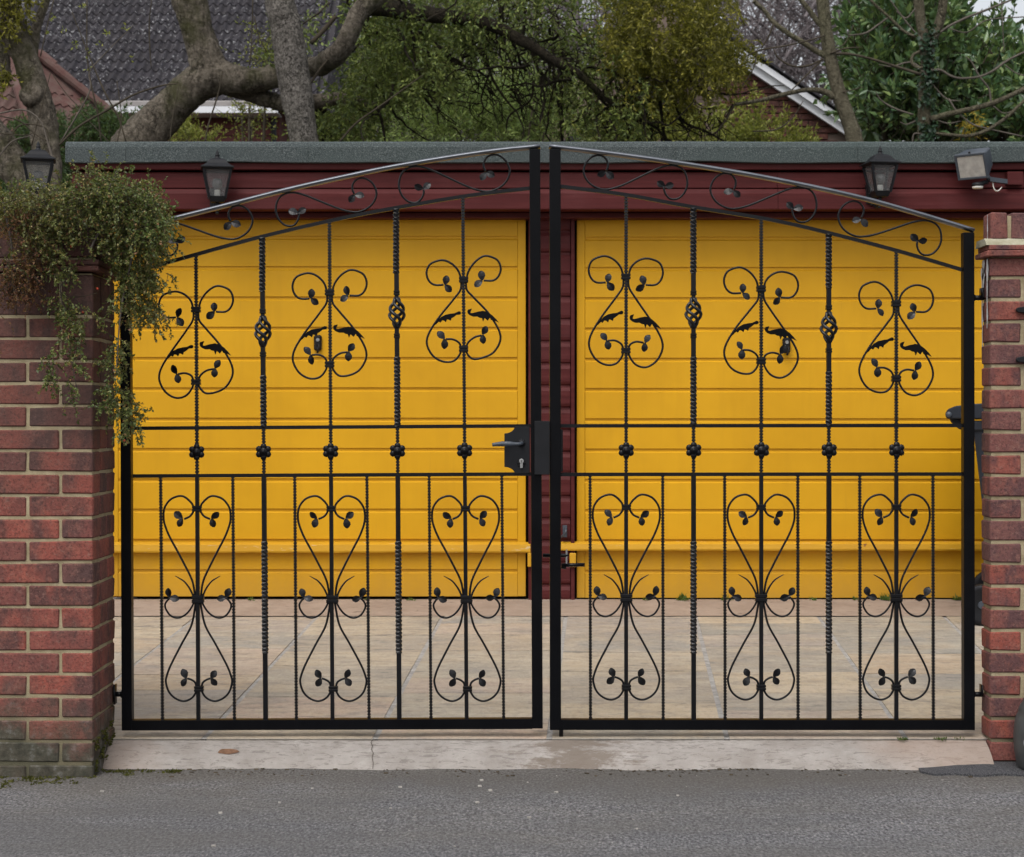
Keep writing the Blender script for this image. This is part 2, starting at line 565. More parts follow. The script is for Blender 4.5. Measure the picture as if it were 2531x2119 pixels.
t = NT('lichened_roof_tile')
v = t.coords('World')
c = t.ramp(t.rand(), [(0, (.028, .026, .031)), (.5, (.042, .039, .045)), (1, (.034, .032, .039))])
li = t.noise(t.coords('World', scale=(14, 17, 20)), 1.0, 2.5, .6)
c = t.mix(t.ramp(t.noise(v, 14, 4), [(.4, 0.0), (.7, .5)]), c, (.065, .058, .058))
patch = t.noise(v, 1.1, 3)
lf = t.math('ADD', li, t.math('MULTIPLY', patch, .25))
c = t.mix(t.ramp(lf, [(.755, 0.0), (.80, .8)]), c, (.36, .36, .37))
t.bump(t.noise(v, 40, 4), .4, .01)
M['tile_dark'] = t.fin(c, .92, .2)
t = NT('red_roof_tile')
c = t.ramp(t.rand(), [(0, (.09, .043, .037)), (.5, (.105, .052, .046)), (1, (.08, .046, .042))])
c = t.mix(t.ramp(t.noise(t.coords('World'), 6, 5, .7), [(.40, 0.0), (.65, .75)]), c, (.13, .095, .08))
M['tile_red'] = t.fin(c, .9, .2)
M['white_trim'] = simple('white_trim', (.70, .71, .74), .45, .4, .06, 3)
M['grey_gutter'] = simple('grey_gutter', (.27, .25, .24), .5, .4, .12, 4)
M['far_cladding'] = simple('far_red_cladding', (.115, .036, .032), .7, .3, .2, 5)
M['ground'] = simple('garden_soil', (.06, .052, .035), .95, .1, .4, 3, .5, 20)

M['bark'] = bark_mat('rough_bark', (.10, .083, .064), (.27, .232, .182), (.06, .064, .018), .75)
M['bark_scaly'] = bark_mat('scaly_bark', (.15, .135, .118), (.33, .30, .265), (.12, .12, .07), .2, (15, 15, 9), ((.30, .25), (.52, 1.0)))
M['bark_smooth'] = bark_mat('smooth_bark', (.125, .108, .072), (.185, .165, .115), (.15, .15, .08), .35, (4, 4, 1.2))
M['bark_dark'] = bark_mat('dark_bark', (.022, .018, .012), (.05, .04, .027), (.035, .036, .012), .5)
M['twig_olive'] = simple('olive_twigs', (.085, .082, .028), .8, .2, .4, 7)
M['twig'] = simple('twig_bark', (.055, .045, .032), .9, .15, .35, 9)
M['twig_grey'] = simple('grey_twig', (.105, .09, .075), .9, .15, .35, 9)
M['far_twig'] = simple('far_bare_twigs', (.17, .148, .152), .95, .1, .3, .6)
M['leaf_mist'] = leaf_mat('dark_olive_leaves', [(0, (.024, .045, .013)), (.4, (.062, .098, .022)), (.75, (.135, .18, .038)), (1, (.30, .35, .09))], .5, .3)
M['leaf_olive'] = leaf_mat('olive_leaves', [(0, (.05, .050, .007)), (.5, (.125, .12, .013)), (.85, (.23, .21, .02)), (1, (.36, .32, .05))], .5, .35)
M['leaf_mid'] = leaf_mat('mid_green_leaves', [(0, (.09, .155, .045)), (.5, (.20, .29, .08)), (1, (.38, .47, .14))], .5, .4)
M['leaf_yellow'] = leaf_mat('yellow_green_leaves', [(0, (.11, .14, .026)), (.5, (.21, .24, .045)), (1, (.38, .38, .08))], .5, .4)
M['leaf_laurel'] = leaf_mat('laurel_leaves', [(0, (.026, .064, .034)), (.45, (.06, .135, .06)), (.85, (.14, .235, .08)), (1, (.28, .36, .12))], .28, .22, .55)
M['leaf_ivy'] = leaf_mat('ivy_leaves', [(0, (.016, .040, .022)), (1, (.042, .078, .045))], .35, .15, .5)
M['leaf_conifer'] = leaf_mat('conifer_sprays', [(0, (.02, .048, .016)), (.6, (.042, .085, .026)), (1, (.085, .14, .04))], .6, .25)
M['leaf_coto'] = leaf_mat('small_shrub_leaves', [(0, (.036, .068, .016)), (.4, (.088, .142, .032)), (.75, (.175, .22, .055)), (.93, (.29, .24, .08)), (1, (.27, .11, .05))], .45, .3, .5)
M['leaf_rust'] = leaf_mat('rust_leaves', [(0, (.085, .026, .015)), (.6, (.165, .055, .03)), (1, (.20, .12, .04))], .5, .3)
M['weed'] = leaf_mat('weed_leaves', [(0, (.05, .10, .02)), (1, (.13, .19, .045))], .5, .35)
M['moss'] = leaf_mat('moss', [(0, (.035, .040, .010)), (.6, (.07, .075, .018)), (1, (.12, .11, .035))], .9, .2, .1)
M['leaf_gold'] = leaf_mat('golden_leaves', [(0, (.40, .26, .02)), (1, (.55, .40, .05))], .5, .4)
M['berry'] = simple('orange_berry', (.45, .05, .02), .3, .5, .2, 50)
M['stone'] = simple('loose_stones', (.33, .31, .28), .8, .3, .5, 60)

t = NT('lantern_glass')
t.put(t.b.inputs['Transmission Weight'], .95)
M['glass'] = t.fin((.80, .81, .81), .08, .5)
t.b.inputs['IOR'].default_value = 1.15
t = NT('reflector_glass')
M['lens'] = t.fin(t.ramp(t.noise(t.coords('Object'), 26, 4, .6), [(.3, (.30, .29, .27)), (.7, (.48, .46, .42))]), .2, .6)
# ------------------------------------------------------------------ ground, road, drive
YG, YD = 6.30, 9.39                          # the gate's and the garage doors' distances


def zdrive(y):
    return .081 + .0559 * (y - 6.30)


mb = MB()
mb.box(-140, 140, 6.4, 320, -.35, -.05)
tag(mb.build('ground', M['ground'], recalc=False), kind='structure')
mb = MB()
nx, ny = 60, 30
for j in range(ny + 1):
    for i in range(nx + 1):
        x = -60 + 120 * i / nx
        y = -25 + 31.5 * j / ny
        mb.v.append((x, y, -.0 + .004 * mnoise.noise(Vector((x * .8, y * .8, 0)))))
mb.f = [(j * (nx + 1) + i, j * (nx + 1) + i + 1, (j + 1) * (nx + 1) + i + 1, (j + 1) * (nx + 1) + i) for j in range(ny) for i in range(nx)]
tag(mb.build('road', M['asphalt'], recalc=False), kind='structure')

# sloping concrete apron between the road and the drive
mb = MB()
ya, yb = 6.135, 6.268
rows = []
N = 70
for j in range(9):
    tt = j / 8
    for i in range(N + 1):
        x = -1.372 + i * (2.988) / N
        y = ya + tt * (yb - ya) + (1 - tt) ** 2 * (.040 * mnoise.noise(Vector((x * 3.2, 1, 0))) + .022 * mnoise.noise(Vector((x * 17, 4, 0))))
        z = .006 + tt * (zdrive(yb) - .010) - .010 * (1 - tt) ** 6 + .006 * math.sin(tt * math.pi) + .0022 * mnoise.noise(Vector((x * 9, y * 20, 2)))
        mb.v.append((x, y, z))
front = lambda x, tt: (1 - tt) ** 2 * (.040 * mnoise.noise(Vector((x * 3.2, 1, 0))) + .022 * mnoise.noise(Vector((x * 17, 4, 0))))
mb.f = [(j * (N + 1) + i, j * (N + 1) + i + 1, (j + 1) * (N + 1) + i + 1, (j + 1) * (N + 1) + i) for j in range(8) for i in range(N)]
apron = tag(mb.build('concrete_apron', M['concrete'], smooth=True, recalc=False), kind='structure')


def zap(y):
    tt = (y - ya) / (yb - ya)
    return .006 + tt * (zdrive(yb) - .010) - .010 * (1 - tt) ** 6 + .006 * math.sin(tt * math.pi)


M['crack'] = simple('crack', (.09, .075, .063), .95, .1)
mb = MB()
pts = []
for k, (px, py) in enumerate([(921, 1842), (917, 1850), (921, 1857), (918, 1868), (923, 1876), (920, 1886), (923, 1896), (922, 1903)]):
    y = yb - (k + .2) / 7.4 * (yb - ya)
    x = (px - CX) * y / FPX
    pts.append((x, y + front(x, (y - ya) / (yb - ya)), zap(y) + .0045))
for (a, b) in zip(pts, pts[1:]):
    w = .0011
    mb.add([(a[0] - w, a[1], a[2]), (a[0] + w, a[1], a[2]), (b[0] + w, b[1], b[2]), (b[0] - w, b[1], b[2])], [(0, 1, 2, 3)])
mb.build('crack', M['crack'], apron, recalc=False)
mb = MB()
ring = []
for k in range(18):
    a = 2 * math.pi * k / 18
    q = 1 + .35 * mnoise.noise(Vector((math.cos(a) * 1.5, math.sin(a) * 1.5, 5)))
    y = 6.20 + .012 * math.sin(a) * q
    ring.append(((563 - CX) * 6.2 / FPX + .038 * math.cos(a) * q, y, zap(y) + .004))
mb.add(ring, [tuple(range(18))])
mb.build('spall', simple('spalled_concrete', (.17, .095, .06), .95, .1, .4, 60), apron, recalc=False)

# black asphalt patch beside the right pillar
mb = MB()
edge = [(2270, 1903), (2285, 1895), (2330, 1889), (2400, 1885), (2437, 1877), (2560, 1880), (2640, 1882), (2640, 1919), (2560, 1921), (2480, 1917), (2420, 1921), (2360, 1916), (2310, 1918), (2275, 1911)]
top = []
for px, py in edge:
    y = EYE * FPX / (py - HY)
    top.append(Vector(((px - CX) * y / FPX, y, .006)))
cen = sum(top, Vector()) / len(top)
mb.v = [tuple(cen + Vector((0, 0, .010)))] + [tuple(p) for p in top] + [(p.x * 1.002, p.y, -.01) for p in top]
n = len(top)
mb.f = [(0, 1 + i, 1 + (i + 1) % n) for i in range(n)] + [(1 + i, 1 + n + i, 1 + n + (i + 1) % n, 1 + (i + 1) % n) for i in range(n)]
tag(mb.build('asphalt_patch', M['asphalt_new']), kind='structure')

# drive: mortar bed with riven slabs
mb = MB()
mb.add([(-2.6, yb, zdrive(yb) - .0005), (3.4, yb, zdrive(yb) - .0005), (3.4, 9.6, zdrive(9.6) - .0005), (-2.6, 9.6, zdrive(9.6) - .0005)], [(0, 1, 2, 3)])
drive = tag(mb.build('driveway', M['joint'], recalc=False), kind='structure')


def drive_pt(px, py):
    """the point of the drive's plane that the photograph shows there"""
    k = (py - HY) / FPX                       # EYE - z = k * y, z = .081 + .0559 (y - 6.3)
    y = (EYE - .081 + .0559 * 6.3) / (k + .0559)
    return Vector(((px - CX) * y / FPX, y, zdrive(y)))


# joint lines across the drive, measured: (column, row) near and far
JL = []
for (a, b) in (((250 + 150 / 1.909, 1300 + 665 / 1.909), (250 + 440 / 1.909, 1300 + 440 / 1.909)),
               ((250 + 470 / 1.909, 1300 + 1020 / 1.909), (250 + 1010 / 1.909, 1300 + 440 / 1.909)),
               ((250 + 1290 / 1.909, 1300 + 1010 / 1.909), (250 + 1590 / 1.909, 1300 + 470 / 1.909)),
               ((1358, 1822), (1397, 1535)),
               ((1340 + 870 / 1.909, 1400 + 805 / 1.909), (1340 + 722 / 1.909, 1400 + 235 / 1.909)),
               ((1340 + 1700 / 1.909, 1400 + 790 / 1.909), (1340 + 1300 / 1.909, 1400 + 235 / 1.909)),
               ((1340 + 2060 / 1.909, 1400 + 395 / 1.909), (1340 + 1885 / 1.909, 1400 + 230 / 1.909))):
    p, q = drive_pt(*a), drive_pt(*b)
    s = (q.x - p.x) / (q.y - p.y)
    JL.append((p.x - s * (p.y - 7.5), s))     # x at y = 7.5, slope
JL = [(JL[0][0] - .62, JL[0][1])] + JL + [(JL[-1][0] + .62, JL[-1][1])]
YS0, YS1 = yb + .003, drive_pt(1265, 1526).y


def jx(k, y):
    return JL[k][0] + JL[k][1] * (y - 7.5)


ROWS = [[.42, .36, .55, .30, .36, .30, .4], [.20, .62, .30, .60, .42, .3], [.19, .50, .62, .33, .42, .4], [.31, .45, .30, .60, .42, .3],
        [.28, .30, .62, .42, .45, .4], [.45, .31, .42, .60, .3, .3], [.24, .60, .31, .45, .42, .4], [.36, .42, .60, .31, .4, .3]]
for k in range(len(JL) - 1):
    y = YS0
    r = 0
    while y < YS1 - .05:
        y2 = min(y + ROWS[k % 8][r % len(ROWS[k % 8])], YS1)
        if YS1 - y2 < .14:
            y2 = YS1
        g = .010
        mid = Vector(((jx(k, y) + jx(k + 1, y)) / 2, (y + y2) / 2, 0))
        mb = MB()
        dz = .0015 + .003 * random.random()
        tilt = random.uniform(-.004, .004)
        n = 7
        up, lo = [], []
        for i in range(n + 1):                 # uneven front and back edges
            u = i / n
            for yy, sgn in ((y, 1), (y2, -1)):
                ye = yy + sgn * (.0035 + .0035 * mnoise.noise(Vector((u * 4 + k * 9, yy * 7, 1))))
                xe = jx(k, ye) + g + u * (jx(k + 1, ye) - jx(k, ye) - 2 * g)
                up.append((xe - mid.x, ye - mid.y, zdrive(ye) + dz + tilt * (u - .5) + .0018 * mnoise.noise(Vector((xe * 5, ye * 5, 3)))))
                lo.append((xe - mid.x, ye + (-.002 if sgn > 0 else .002) - mid.y, zdrive(ye) - .02))
        m2 = 2 * n + 2
        mb.v = up + lo
        mb.f = [(2 * i, 2 * i + 2, 2 * i + 3, 2 * i + 1) for i in range(n)]
        mb.f += [(2 * i, m2 + 2 * i, m2 + 2 * i + 2, 2 * i + 2) for i in range(n)] + [(2 * i + 1, 2 * i + 3, m2 + 2 * i + 3, m2 + 2 * i + 1) for i in range(n)]
        mb.f += [(0, 1, m2 + 1, m2), (2 * n, m2 + 2 * n, m2 + 2 * n + 1, 2 * n + 1)]
        link('paving_slab', mb.mesh('paving_slab', M['slab']), drive, mid)
        y = y2
        r += 1
# the concrete strip at the foot of the doors
mb = MB()
xs = [-2.6 + i * .1 for i in range(61)]
for x in xs:
    mb.v.append((x, YS1 + .004 + .004 * mnoise.noise(Vector((x * 4, 0, 9))), zdrive(YS1) + .006))
    mb.v.append((x, YD - .014 + .004 * mnoise.noise(Vector((x * 7, 3, 1))), zdrive(YD) + .006))
mb.f = [(2 * i, 2 * i + 2, 2 * i + 3, 2 * i + 1) for i in range(60)]
t = NT('worn_concrete_strip')
wv = t.coords('World')
c = t.ramp(t.noise(wv, 6, 6, .7), [(.3, (.27, .205, .16)), (.7, (.38, .30, .24))])
c = t.mix(t.ramp(t.noise(t.coords('World', scale=(10, 20, 20)), 1.2, 6, .75), [(.58, 0.0), (.68, .8)]), c, (.14, .10, .075))
t.bump(t.noise(wv, 90, 4), .5, .006)
M['strip'] = t.fin(c, .9, .2)
tag(mb.build('concrete_strip', M['strip'], recalc=False), kind='structure')

# ------------------------------------------------------------------ brick wall and pillar
BRK = {}


def brick(parent, x0, x1, y0, y1, z0, z1, mat, name='brick', jit=.0025, bev=.004):
    key = (name, round(x1 - x0, 3), round(y1 - y0, 3), round(z1 - z0, 3), mat.name, random.randrange(4))
    if key not in BRK:
        b = MB()
        hx, hy, hz = (x1 - x0) / 2, (y1 - y0) / 2, (z1 - z0) / 2
        b.box(-hx, hx, -hy, hy, -hz, hz)
        b.v = [tuple(c + random.uniform(-jit, jit) * (.6 if i < 2 else .8) for i, c in enumerate(p)) for p in b.v]
        BRK[key] = b.mesh(name, mat, bevel=bev)
    o = link(name, BRK[key], parent, ((x0 + x1) / 2, (y0 + y1) / 2 + random.uniform(-.0015, .0015), (z0 + z1) / 2))
    o.rotation_euler = (random.uniform(-.006, .006), random.uniform(-.006, .006), random.uniform(-.008, .008))
    return o


J = .0095
LX, LF, LB = -1.369, 6.0, 6.33                # left wall: corner, front, back
LEFT = thing('brick_wall', (LX - .3, 6.1, 0), 'weathered red brick wall with mossy foot, under the overhanging small leaved shrub', 'wall')
pit = 55.3 * LF / FPX
ztop0 = W(0, 1050 + 125 / 1.8505, LF).z
brick_top = W(0, 676, LF).z                   # underside of the creasing course
k0 = int((brick_top - ztop0) / pit)
courses = []
k = k0
while True:
    zt = ztop0 + k * pit
    if zt < -.02:
        break
    courses.append((zt - pit + J, zt, k))
    k -= 1
mort = MB()
mort.box(-2.42, LX - .005, LF + .005, LB - .005, -.12, brick_top)
mort.build('mortar_joints', M['mortar'], LEFT)
for z0, z1, k in courses:
    if k == k0:
        z1 = brick_top - .004
    if z1 - z0 < .02:
        continue
    st = (k % 2 == 0)                          # corner brick is a header on even rows, as measured
    x = LX
    first = .1025 if not st else .210
    w = first
    while x > -2.40:
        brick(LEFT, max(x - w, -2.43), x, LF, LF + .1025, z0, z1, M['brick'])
        x -= w + J
        w = .210
    # the side that faces the drive
    y = LF + .1025 + J
    lens = [.215] if st else [.1025, .1025]
    for q in lens:
        brick(LEFT, LX - .1025, LX, y, min(y + q, LB), z0, z1, M['brick'])
        y += q + J
# projecting creasing course and brick-on-edge coping
zc0, zc1 = brick_top + .004, W(0, 641, LF).z
x = LX + .022
while x > -2.30:
    brick(LEFT, x - .15, x, LF - .024, LB + .02, zc0, zc0 + .018, M['brick'], 'creasing_tile', .002, .003)
    brick(LEFT, x - .15, x, LF - .018, LB + .02, zc0 + .021, zc1 - .003, M['brick'], 'creasing_tile', .002, .003)
    x -= .154
ze0, ze1 = zc1 + .006, W(0, 560, LF).z
x = LX
while x > -2.34:
    brick(LEFT, x - .100, x, LF + .004, LF + .21, ze0, ze1, M['brick'], 'coping_brick')
    brick(LEFT, x - .100, x, LF + .22, LB, ze0, ze1, M['brick'], 'coping_brick')
    x -= .1125
mb = MB()
mb.box(-2.42, LX - .006, LF + .012, LB - .006, zc1 - .006, ze1 - .008)
mb.build('mortar_joints', M['mortar'], LEFT)

RX, RF, RB = 1.6196, 6.22, 6.333               # right pillar
RIGHT = thing('brick_pillar', (RX + .15, 6.27, 0), 'clean red brick gate pillar with white stained ledge below its top bricks', 'pillar')
rp = 54.5 * RF / FPX
rt0 = W(0, 900 + 15 / 1.8505, RF).z
ledge0, ledge1 = W(0, 636, RF).z, W(0, 600, RF).z
rtop = W(0, 526, RF).z
mb = MB()
mb.box(RX + .006, 1.99, RF + .006, RB - .005, -.1, ledge0)
mb.box(RX + .02, 1.98, RF + .008, RB - .006, ledge0 - .01, rtop - .010)
mb.build('mortar_joints', M['mortar'], RIGHT)
k = int((ledge0 - rt0) / rp) + 1
while True:
    z1 = rt0 + k * rp
    z0 = z1 - rp + .0115
    if z1 < .0:
        break
    if z1 > ledge0:
        z1 = ledge0 - .003
    if z1 - z0 > .02:
        w = .1045 if k % 2 == 0 else .215
        x = RX
        while x < 1.96:
            brick(RIGHT, x, min(x + w, 1.985), RF, RB, z0, z1, M['brick_right'])
            x += w + .013
            w = .215
    k -= 1
x = RX - .018
while x < 1.95:
    brick(RIGHT, x, min(x + .165, 2.0), RF - .030, RB + .02, ledge0 + .001, ledge0 + .020, M['brick_right'], 'creasing_tile', .002, .003)
    brick(RIGHT, x + .01, min(x + .165, 2.0), RF - .026, RB + .02, ledge0 + .023, ledge1 - .009, M['brick_right'], 'creasing_tile', .002, .003)
    x += .168
mb = MB()                                       # mortar flaunching on the ledge
mb.sweep([(RX - .018, 0, 0), (1.985, 0, 0)], lambda i: [(a, b) for a, b in ((-(RF - .024), ledge1 - .010), (-(RF + .004), ledge1 + .014), (-(RB - .005), ledge1 + .014), (-(RB + .012), ledge1 - .010))], up=(0, 0, 1))
t = NT('lime_stained_mortar')
wv = t.coords('World')
c = t.ramp(t.noise(wv, 14, 6, .7), [(.3, (.25, .23, .15)), (.55, (.40, .38, .28)), (.72, (.66, .65, .64))])
t.bump(t.noise(wv, 120, 4), .6, .004)
M['lime'] = t.fin(c, .92, .2)
mb.build('mortar_ledge', M['lime'], RIGHT)
x = RX + .004
for w in (.056, .062, .082, .09, .09):
    if x > RX + .03:
        brick(RIGHT, x, x + w, RF + .002, RB, ledge1 + .012, rtop, M['brick_right'], 'coping_brick')
        x += w + .016
    else:
        brick(RIGHT, x, x + w, RF + .002, RB, ledge1 + .012, rtop, M['brick_right'], 'coping_brick')
        x += w + .013
# lime streaks run down the corner: thin crusts of their own
mb = MB()
for (za, zb, ya_, yb_) in ((ledge0 - .004, ledge0 - .24, RF + .004, RF + .045), (ledge0 - .004, ledge0 - .16, RF + .052, RF + .10), (ledge0 - .03, ledge0 - .30, RF + .07, RF + .109), (ledge1 + .012, rtop - .004, RF + .012, RF + .03)):
    n = 12
    a, b = [], []
    for i in range(n + 1):
        u = i / n
        z = za + (zb - za) * u
        w = (yb_ - ya_) * (1 - .6 * u) * (.35 + 1.1 * abs(mnoise.noise(Vector((z * 45, ya_ * 50, 0)))))
        m_ = (ya_ + yb_) / 2 + .006 * mnoise.noise(Vector((z * 18, 3, ya_ * 9)))
        a.append((RX - .0035 + (.0 if za < rtop - .05 else .0), m_ - w / 2, z))
        b.append((RX - .0035, m_ + w / 2, z))
    mb.add(a + b, [(i, i + 1, n + 2 + i, n + 1 + i) for i in range(n)])
mb.build('lime_streak', simple('lime_crust', (.58, .57, .56), .9, .2, .25, 60, .5), RIGHT, recalc=False)

# ------------------------------------------------------------------ garage
GF = 9.17                                       # front of the fascia
gx0, gx1 = W(163, 0, GF).x, 3.6
zroof = W(0, 350, GF).z
GAR = thing('garage', (.4, 12, .2), 'flat roofed dark red timber garage with two yellow up and over doors', 'garage')
zf = {p: W(0, p, GF).z for p in (350, 353, 401, 405, 418, 421, 463, 466, 517, 530)}
mb = MB()
mb.box(gx0 + .12, gx1 + 1.2, YD + .10, YD + .2, .1, zroof - .06)
mb.box(gx0 + .12, gx0 + .22, YD + .2, 14.2, .0, zroof - .06)
mb.box(gx1 + 1.1, gx1 + 1.2, YD + .2, 14.2, .0, zroof - .06)
mb.box(gx0 + .12, gx1 + 1.2, 14.2, 14.3, .0, zroof - .06)
mb.build('wall', M['red_timber'], GAR)
mb = MB()
mb.box(gx0 + .03, gx1 + 1.3, GF + .055, 14.45, zroof - .12, zroof - .012)
mb.build('roof', M['felt'], GAR)
seams = [163, 314, 765, 1218, 1670, 2120, 2572, 3024]
for a, b in zip(seams, seams[1:]):
    xa, xb = W(a, 0, GF).x, W(b, 0, GF).x
    mb = MB()
    n = 16
    prof = []
    vs = []
    for i in range(n + 1):
        x = xa + (xb + .012 - xa) * i / n
        wav = .011 * mnoise.noise(Vector((x * 1.7, 0, 4)))
        yo = GF - .012 + .003 * mnoise.noise(Vector((x * 2.5, 7, 0))) - (.004 if i == 0 else 0) + (.006 if i == n else 0)
        zb_ = W(0, 402.5, GF).z + wav
        vs += [(x, yo + .03, zb_), (x, yo, zb_ + .002), (x, yo - .002, zroof - .03 + wav * .3), (x, yo + .006, zroof - .010), (x, yo + .022, zroof + .001 + wav * .2), (x, yo + .16, zroof + .003)]
    mb.add(vs, [(i * 6 + j, (i + 1) * 6 + j, (i + 1) * 6 + j + 1, i * 6 + j + 1) for i in range(n) for j in range(5)])
    mb.build('felt_strip', M['felt'], GAR, smooth=False)


def fascia(zt, zb, yf, name='fascia_board', bevel_top=.0, xa=None, xb=None):
    m = MB()
    xa = gx0 + .02 if xa is None else xa
    xb = gx1 + 1.2 if xb is None else xb
    pr = [(-yf - .002, zb), (-yf, zb + .004), (-yf, zt - bevel_top), (-yf - bevel_top * .75, zt), (-(YD + .10), zt), (-(YD + .10), zb)]
    m.sweep([(xa, 0, 0), (xb, 0, 0)], lambda i: pr, up=(0, 0, 1))
    return m.build(name, M['red_timber'], GAR)


fascia(zf[401], zf[418], GF + .016, 'fascia_board', .004)
xj = W(1924, 0, GF).x
for xa, xb in ((gx0 + .02, xj - .001), (xj + .001, gx1 + 1.2)):
    fascia(zf[421] - .004, zf[463], GF + .040, 'fascia_board', .006, xa, xb)
    fascia(zf[466], zf[517], GF + .012, 'fascia_board', .024, xa, xb)
fascia(zf[517] - .003, zf[530] - .004, GF + .125, 'door_head_board', .003)

# cladding of the pier between the doors: each board by itself
px0, px1 = 1318, 1410
zlo, zhi = zdrive(YD) - .0, W(0, 520, YD).z
pt = 54.6 * YD / FPX
z = W(0, 350 + 705 / 3.197, YD).z + pt
while z > zlo + .03:
    zb_ = max(z - pt, zlo)
    yf = YD - .020
    m = MB()
    pr = [(-(yf + .012), zb_), (-(yf + .004), zb_ + .007), (-yf, zb_ + .02), (-yf, z - .030), (-(yf + .011), z - .012), (-(yf + .013), z - .0005), (-(YD + .08), z - .0005), (-(YD + .08), zb_)]
    m.sweep([(W(px0, 0, YD).x + .002, 0, 0), (W(px1, 0, YD).x - .002, 0, 0)], lambda i: pr, up=(0, 0, 1))
    m.build('cladding_board', M['red_timber'], GAR)
    z -= pt
for a, b in ((1306, 1318), (1410.5, 1420)):
    m = MB()
    m.box(W(a, 0, YD).x, W(b, 0, YD).x, YD - .030, YD + .09, zlo - .02, zhi + .03)
    m.build('door_post', M['red_timber'], GAR, bevel=.003)
m = MB()                                         # plain boarding beyond the right door
m.box(W(2464, 0, YD).x, gx1 + 1.19, YD + .01, YD + .099, zlo - .05, zhi + .03)
m.build('side_boarding', M['red_timber'], GAR)
m = MB()                                         # black panel: shade of the gaps round the doors put into its colour
m.box(gx0 + .3, W(2472, 0, YD).x, YD + .055, YD + .098, .12, zhi + .02)
m.build('door_gap_shade', M['gap_shade'], GAR)

s = YD / FPX
LINES = [585 + 74.9 * k for k in range(12)]


def garage_door(xa, xb, dy, yo, zb_px):
    d = link('garage_door', None, GAR, ((xa + xb) / 2, YD, zdrive(YD)))
    zt, zb_ = W(0, 526, YD).z, W(0, zb_px, YD).z
    mar = 20 * s
    m = MB()
    m.box(xa, xb, YD + yo + .008, YD + yo + .05, zb_, zt)
    m.build('back_plate', M['yellow'], d)
    for a, b in ((xa, xa + mar), (xb - mar, xb)):
        m = MB()
        m.box(a, b, YD + yo, YD + yo + .0075, zb_ + .001, zt - .001)
        m.build('margin', M['yellow'], d, bevel=.002)
    zs = [zt] + [W(0, p + dy, YD).z for p in LINES] + [zb_]
    xa2, xb2 = xa + mar + .0015, xb - mar - .0015
    for i in range(13):
        top, bot = zs[i] - (.0115 if i else .001), zs[i + 1] + (.003 if i < 12 else .001)
        m = MB()
        y0 = YD + yo
        pr = [(-(y0 + .0075), bot), (-(y0 + .0005), bot), (-y0, bot + .001), (-y0, top - .0065), (-(y0 + .0075), top)]
        m.sweep([(xa2, 0, 0), (xb2, 0, 0)], lambda i: pr, up=(0, 0, 1))
        m.build('plank', M['yellow'], d)
    return d


dl = garage_door(W(272, 0, YD).x, W(1299.5, 0, YD).x, 0, 0.0, 1475)
dr = garage_door(W(1426, 0, YD).x, W(2460, 0, YD).x, 1.5, .012, 1479)
dl['label'] = 'yellow garage door with chipped bottom rail, on the left'
dr['label'] = 'yellow garage door behind the wheelie bin, on the right'

for d, a, b, py0, py1 in ((dl, 250, 1311, 1345, 1366), (dr, 1385, 2500, 1343.5, 1361)):
    zt, zb_ = W(0, py0, YD - .042).z, W(0, py1, YD - .042).z
    m = MB()
    n = 60
    xs = np.linspace(W(a, 0, YD - .042).x, W(b, 0, YD - .042).x, n + 1)
    m.sweep([(x, 0, 0) for x in xs], lambda i: [(-(YD - .040), zb_ + .0025 * mnoise.noise(Vector((xs[i] * 14, 0, 0)))), (-(YD - .042), zb_ + .008), (-(YD - .038), zt - .004 + .002 * mnoise.noise(Vector((xs[i] * 11, 5, 0)))), (-(YD - .031), zt), (-(YD - .004), zt + .008), (-(YD - .004), zb_ + .004)], up=(0, 0, 1))
    m.build('weather_bar', M['yellow_worn'], d)
for a, b in ((1304, 1313), (1408, 1424)):
    m = MB()
    m.box(W(a, 0, YD - .05).x, W(b, 0, YD - .05).x, YD - .05, YD - .032, W(0, 1400, YD).z, W(0, 1366, YD).z)
    m.build('bar_bracket', M['yellow_worn'], GAR, bevel=.003)
for d, px, py in ((dl, 786, 847), (dr, 1943, 853)):
    m = MB()
    c = W(px, py, YD)
    m.box(c.x - .020, c.x + .020, YD - .022, YD + .004, c.z - .042, c.z + .038)
    h = m.build('handle', M['black_plastic'], d, bevel=.008)
    m = MB()
    m.lathe([(.0095, -.028), (.0095, .0), (.004, .001)], (c.x + .001, YD - .0, c.z + .012), 12, 'y')
    m2 = MB()
    m2.lathe([(.0085, -.027), (.0098, -.024), (.0098, .0)], (c.x + .001, YD, c.z + .013), 12, 'y')
    m2.build('lock', M['steel'], d)
    m = MB()
    m.tube(cr([(c.x, YD - .02, c.z - .012), (c.x + .008, YD - .036, c.z - .018), (c.x + .004, YD - .038, c.z - .040), (c.x, YD - .03, c.z - .052)], 4), .006, 6)
    m.build('grip', M['black_plastic'], d, smooth=True)
# small hasp on the pier
m = MB()
c = W(1396, 1313, YD - .02)
m.box(c.x - .011, c.x + .011, YD - .036, YD - .021, c.z - .03, c.z + .03)
m.tube(cr([(c.x + .005, YD - .035, c.z + .015), (c.x + .004, YD - .055, c.z), (c.x - .012, YD - .05, c.z - .022), (c.x - .02, YD - .04, c.z - .028)], 4), .005, 6)
m.build('hasp', M['grey_metal'], GAR)
# ------------------------------------------------------------------ the two gate leaves
GS = YG / FPX                                   # metres per photograph pixel in the gate's plane
D = 2531 / 2100


def G(px, py, dy=0.0):
    return Vector(((px - CX) * GS, YG + dy, EYE - (py - HY) * GS))


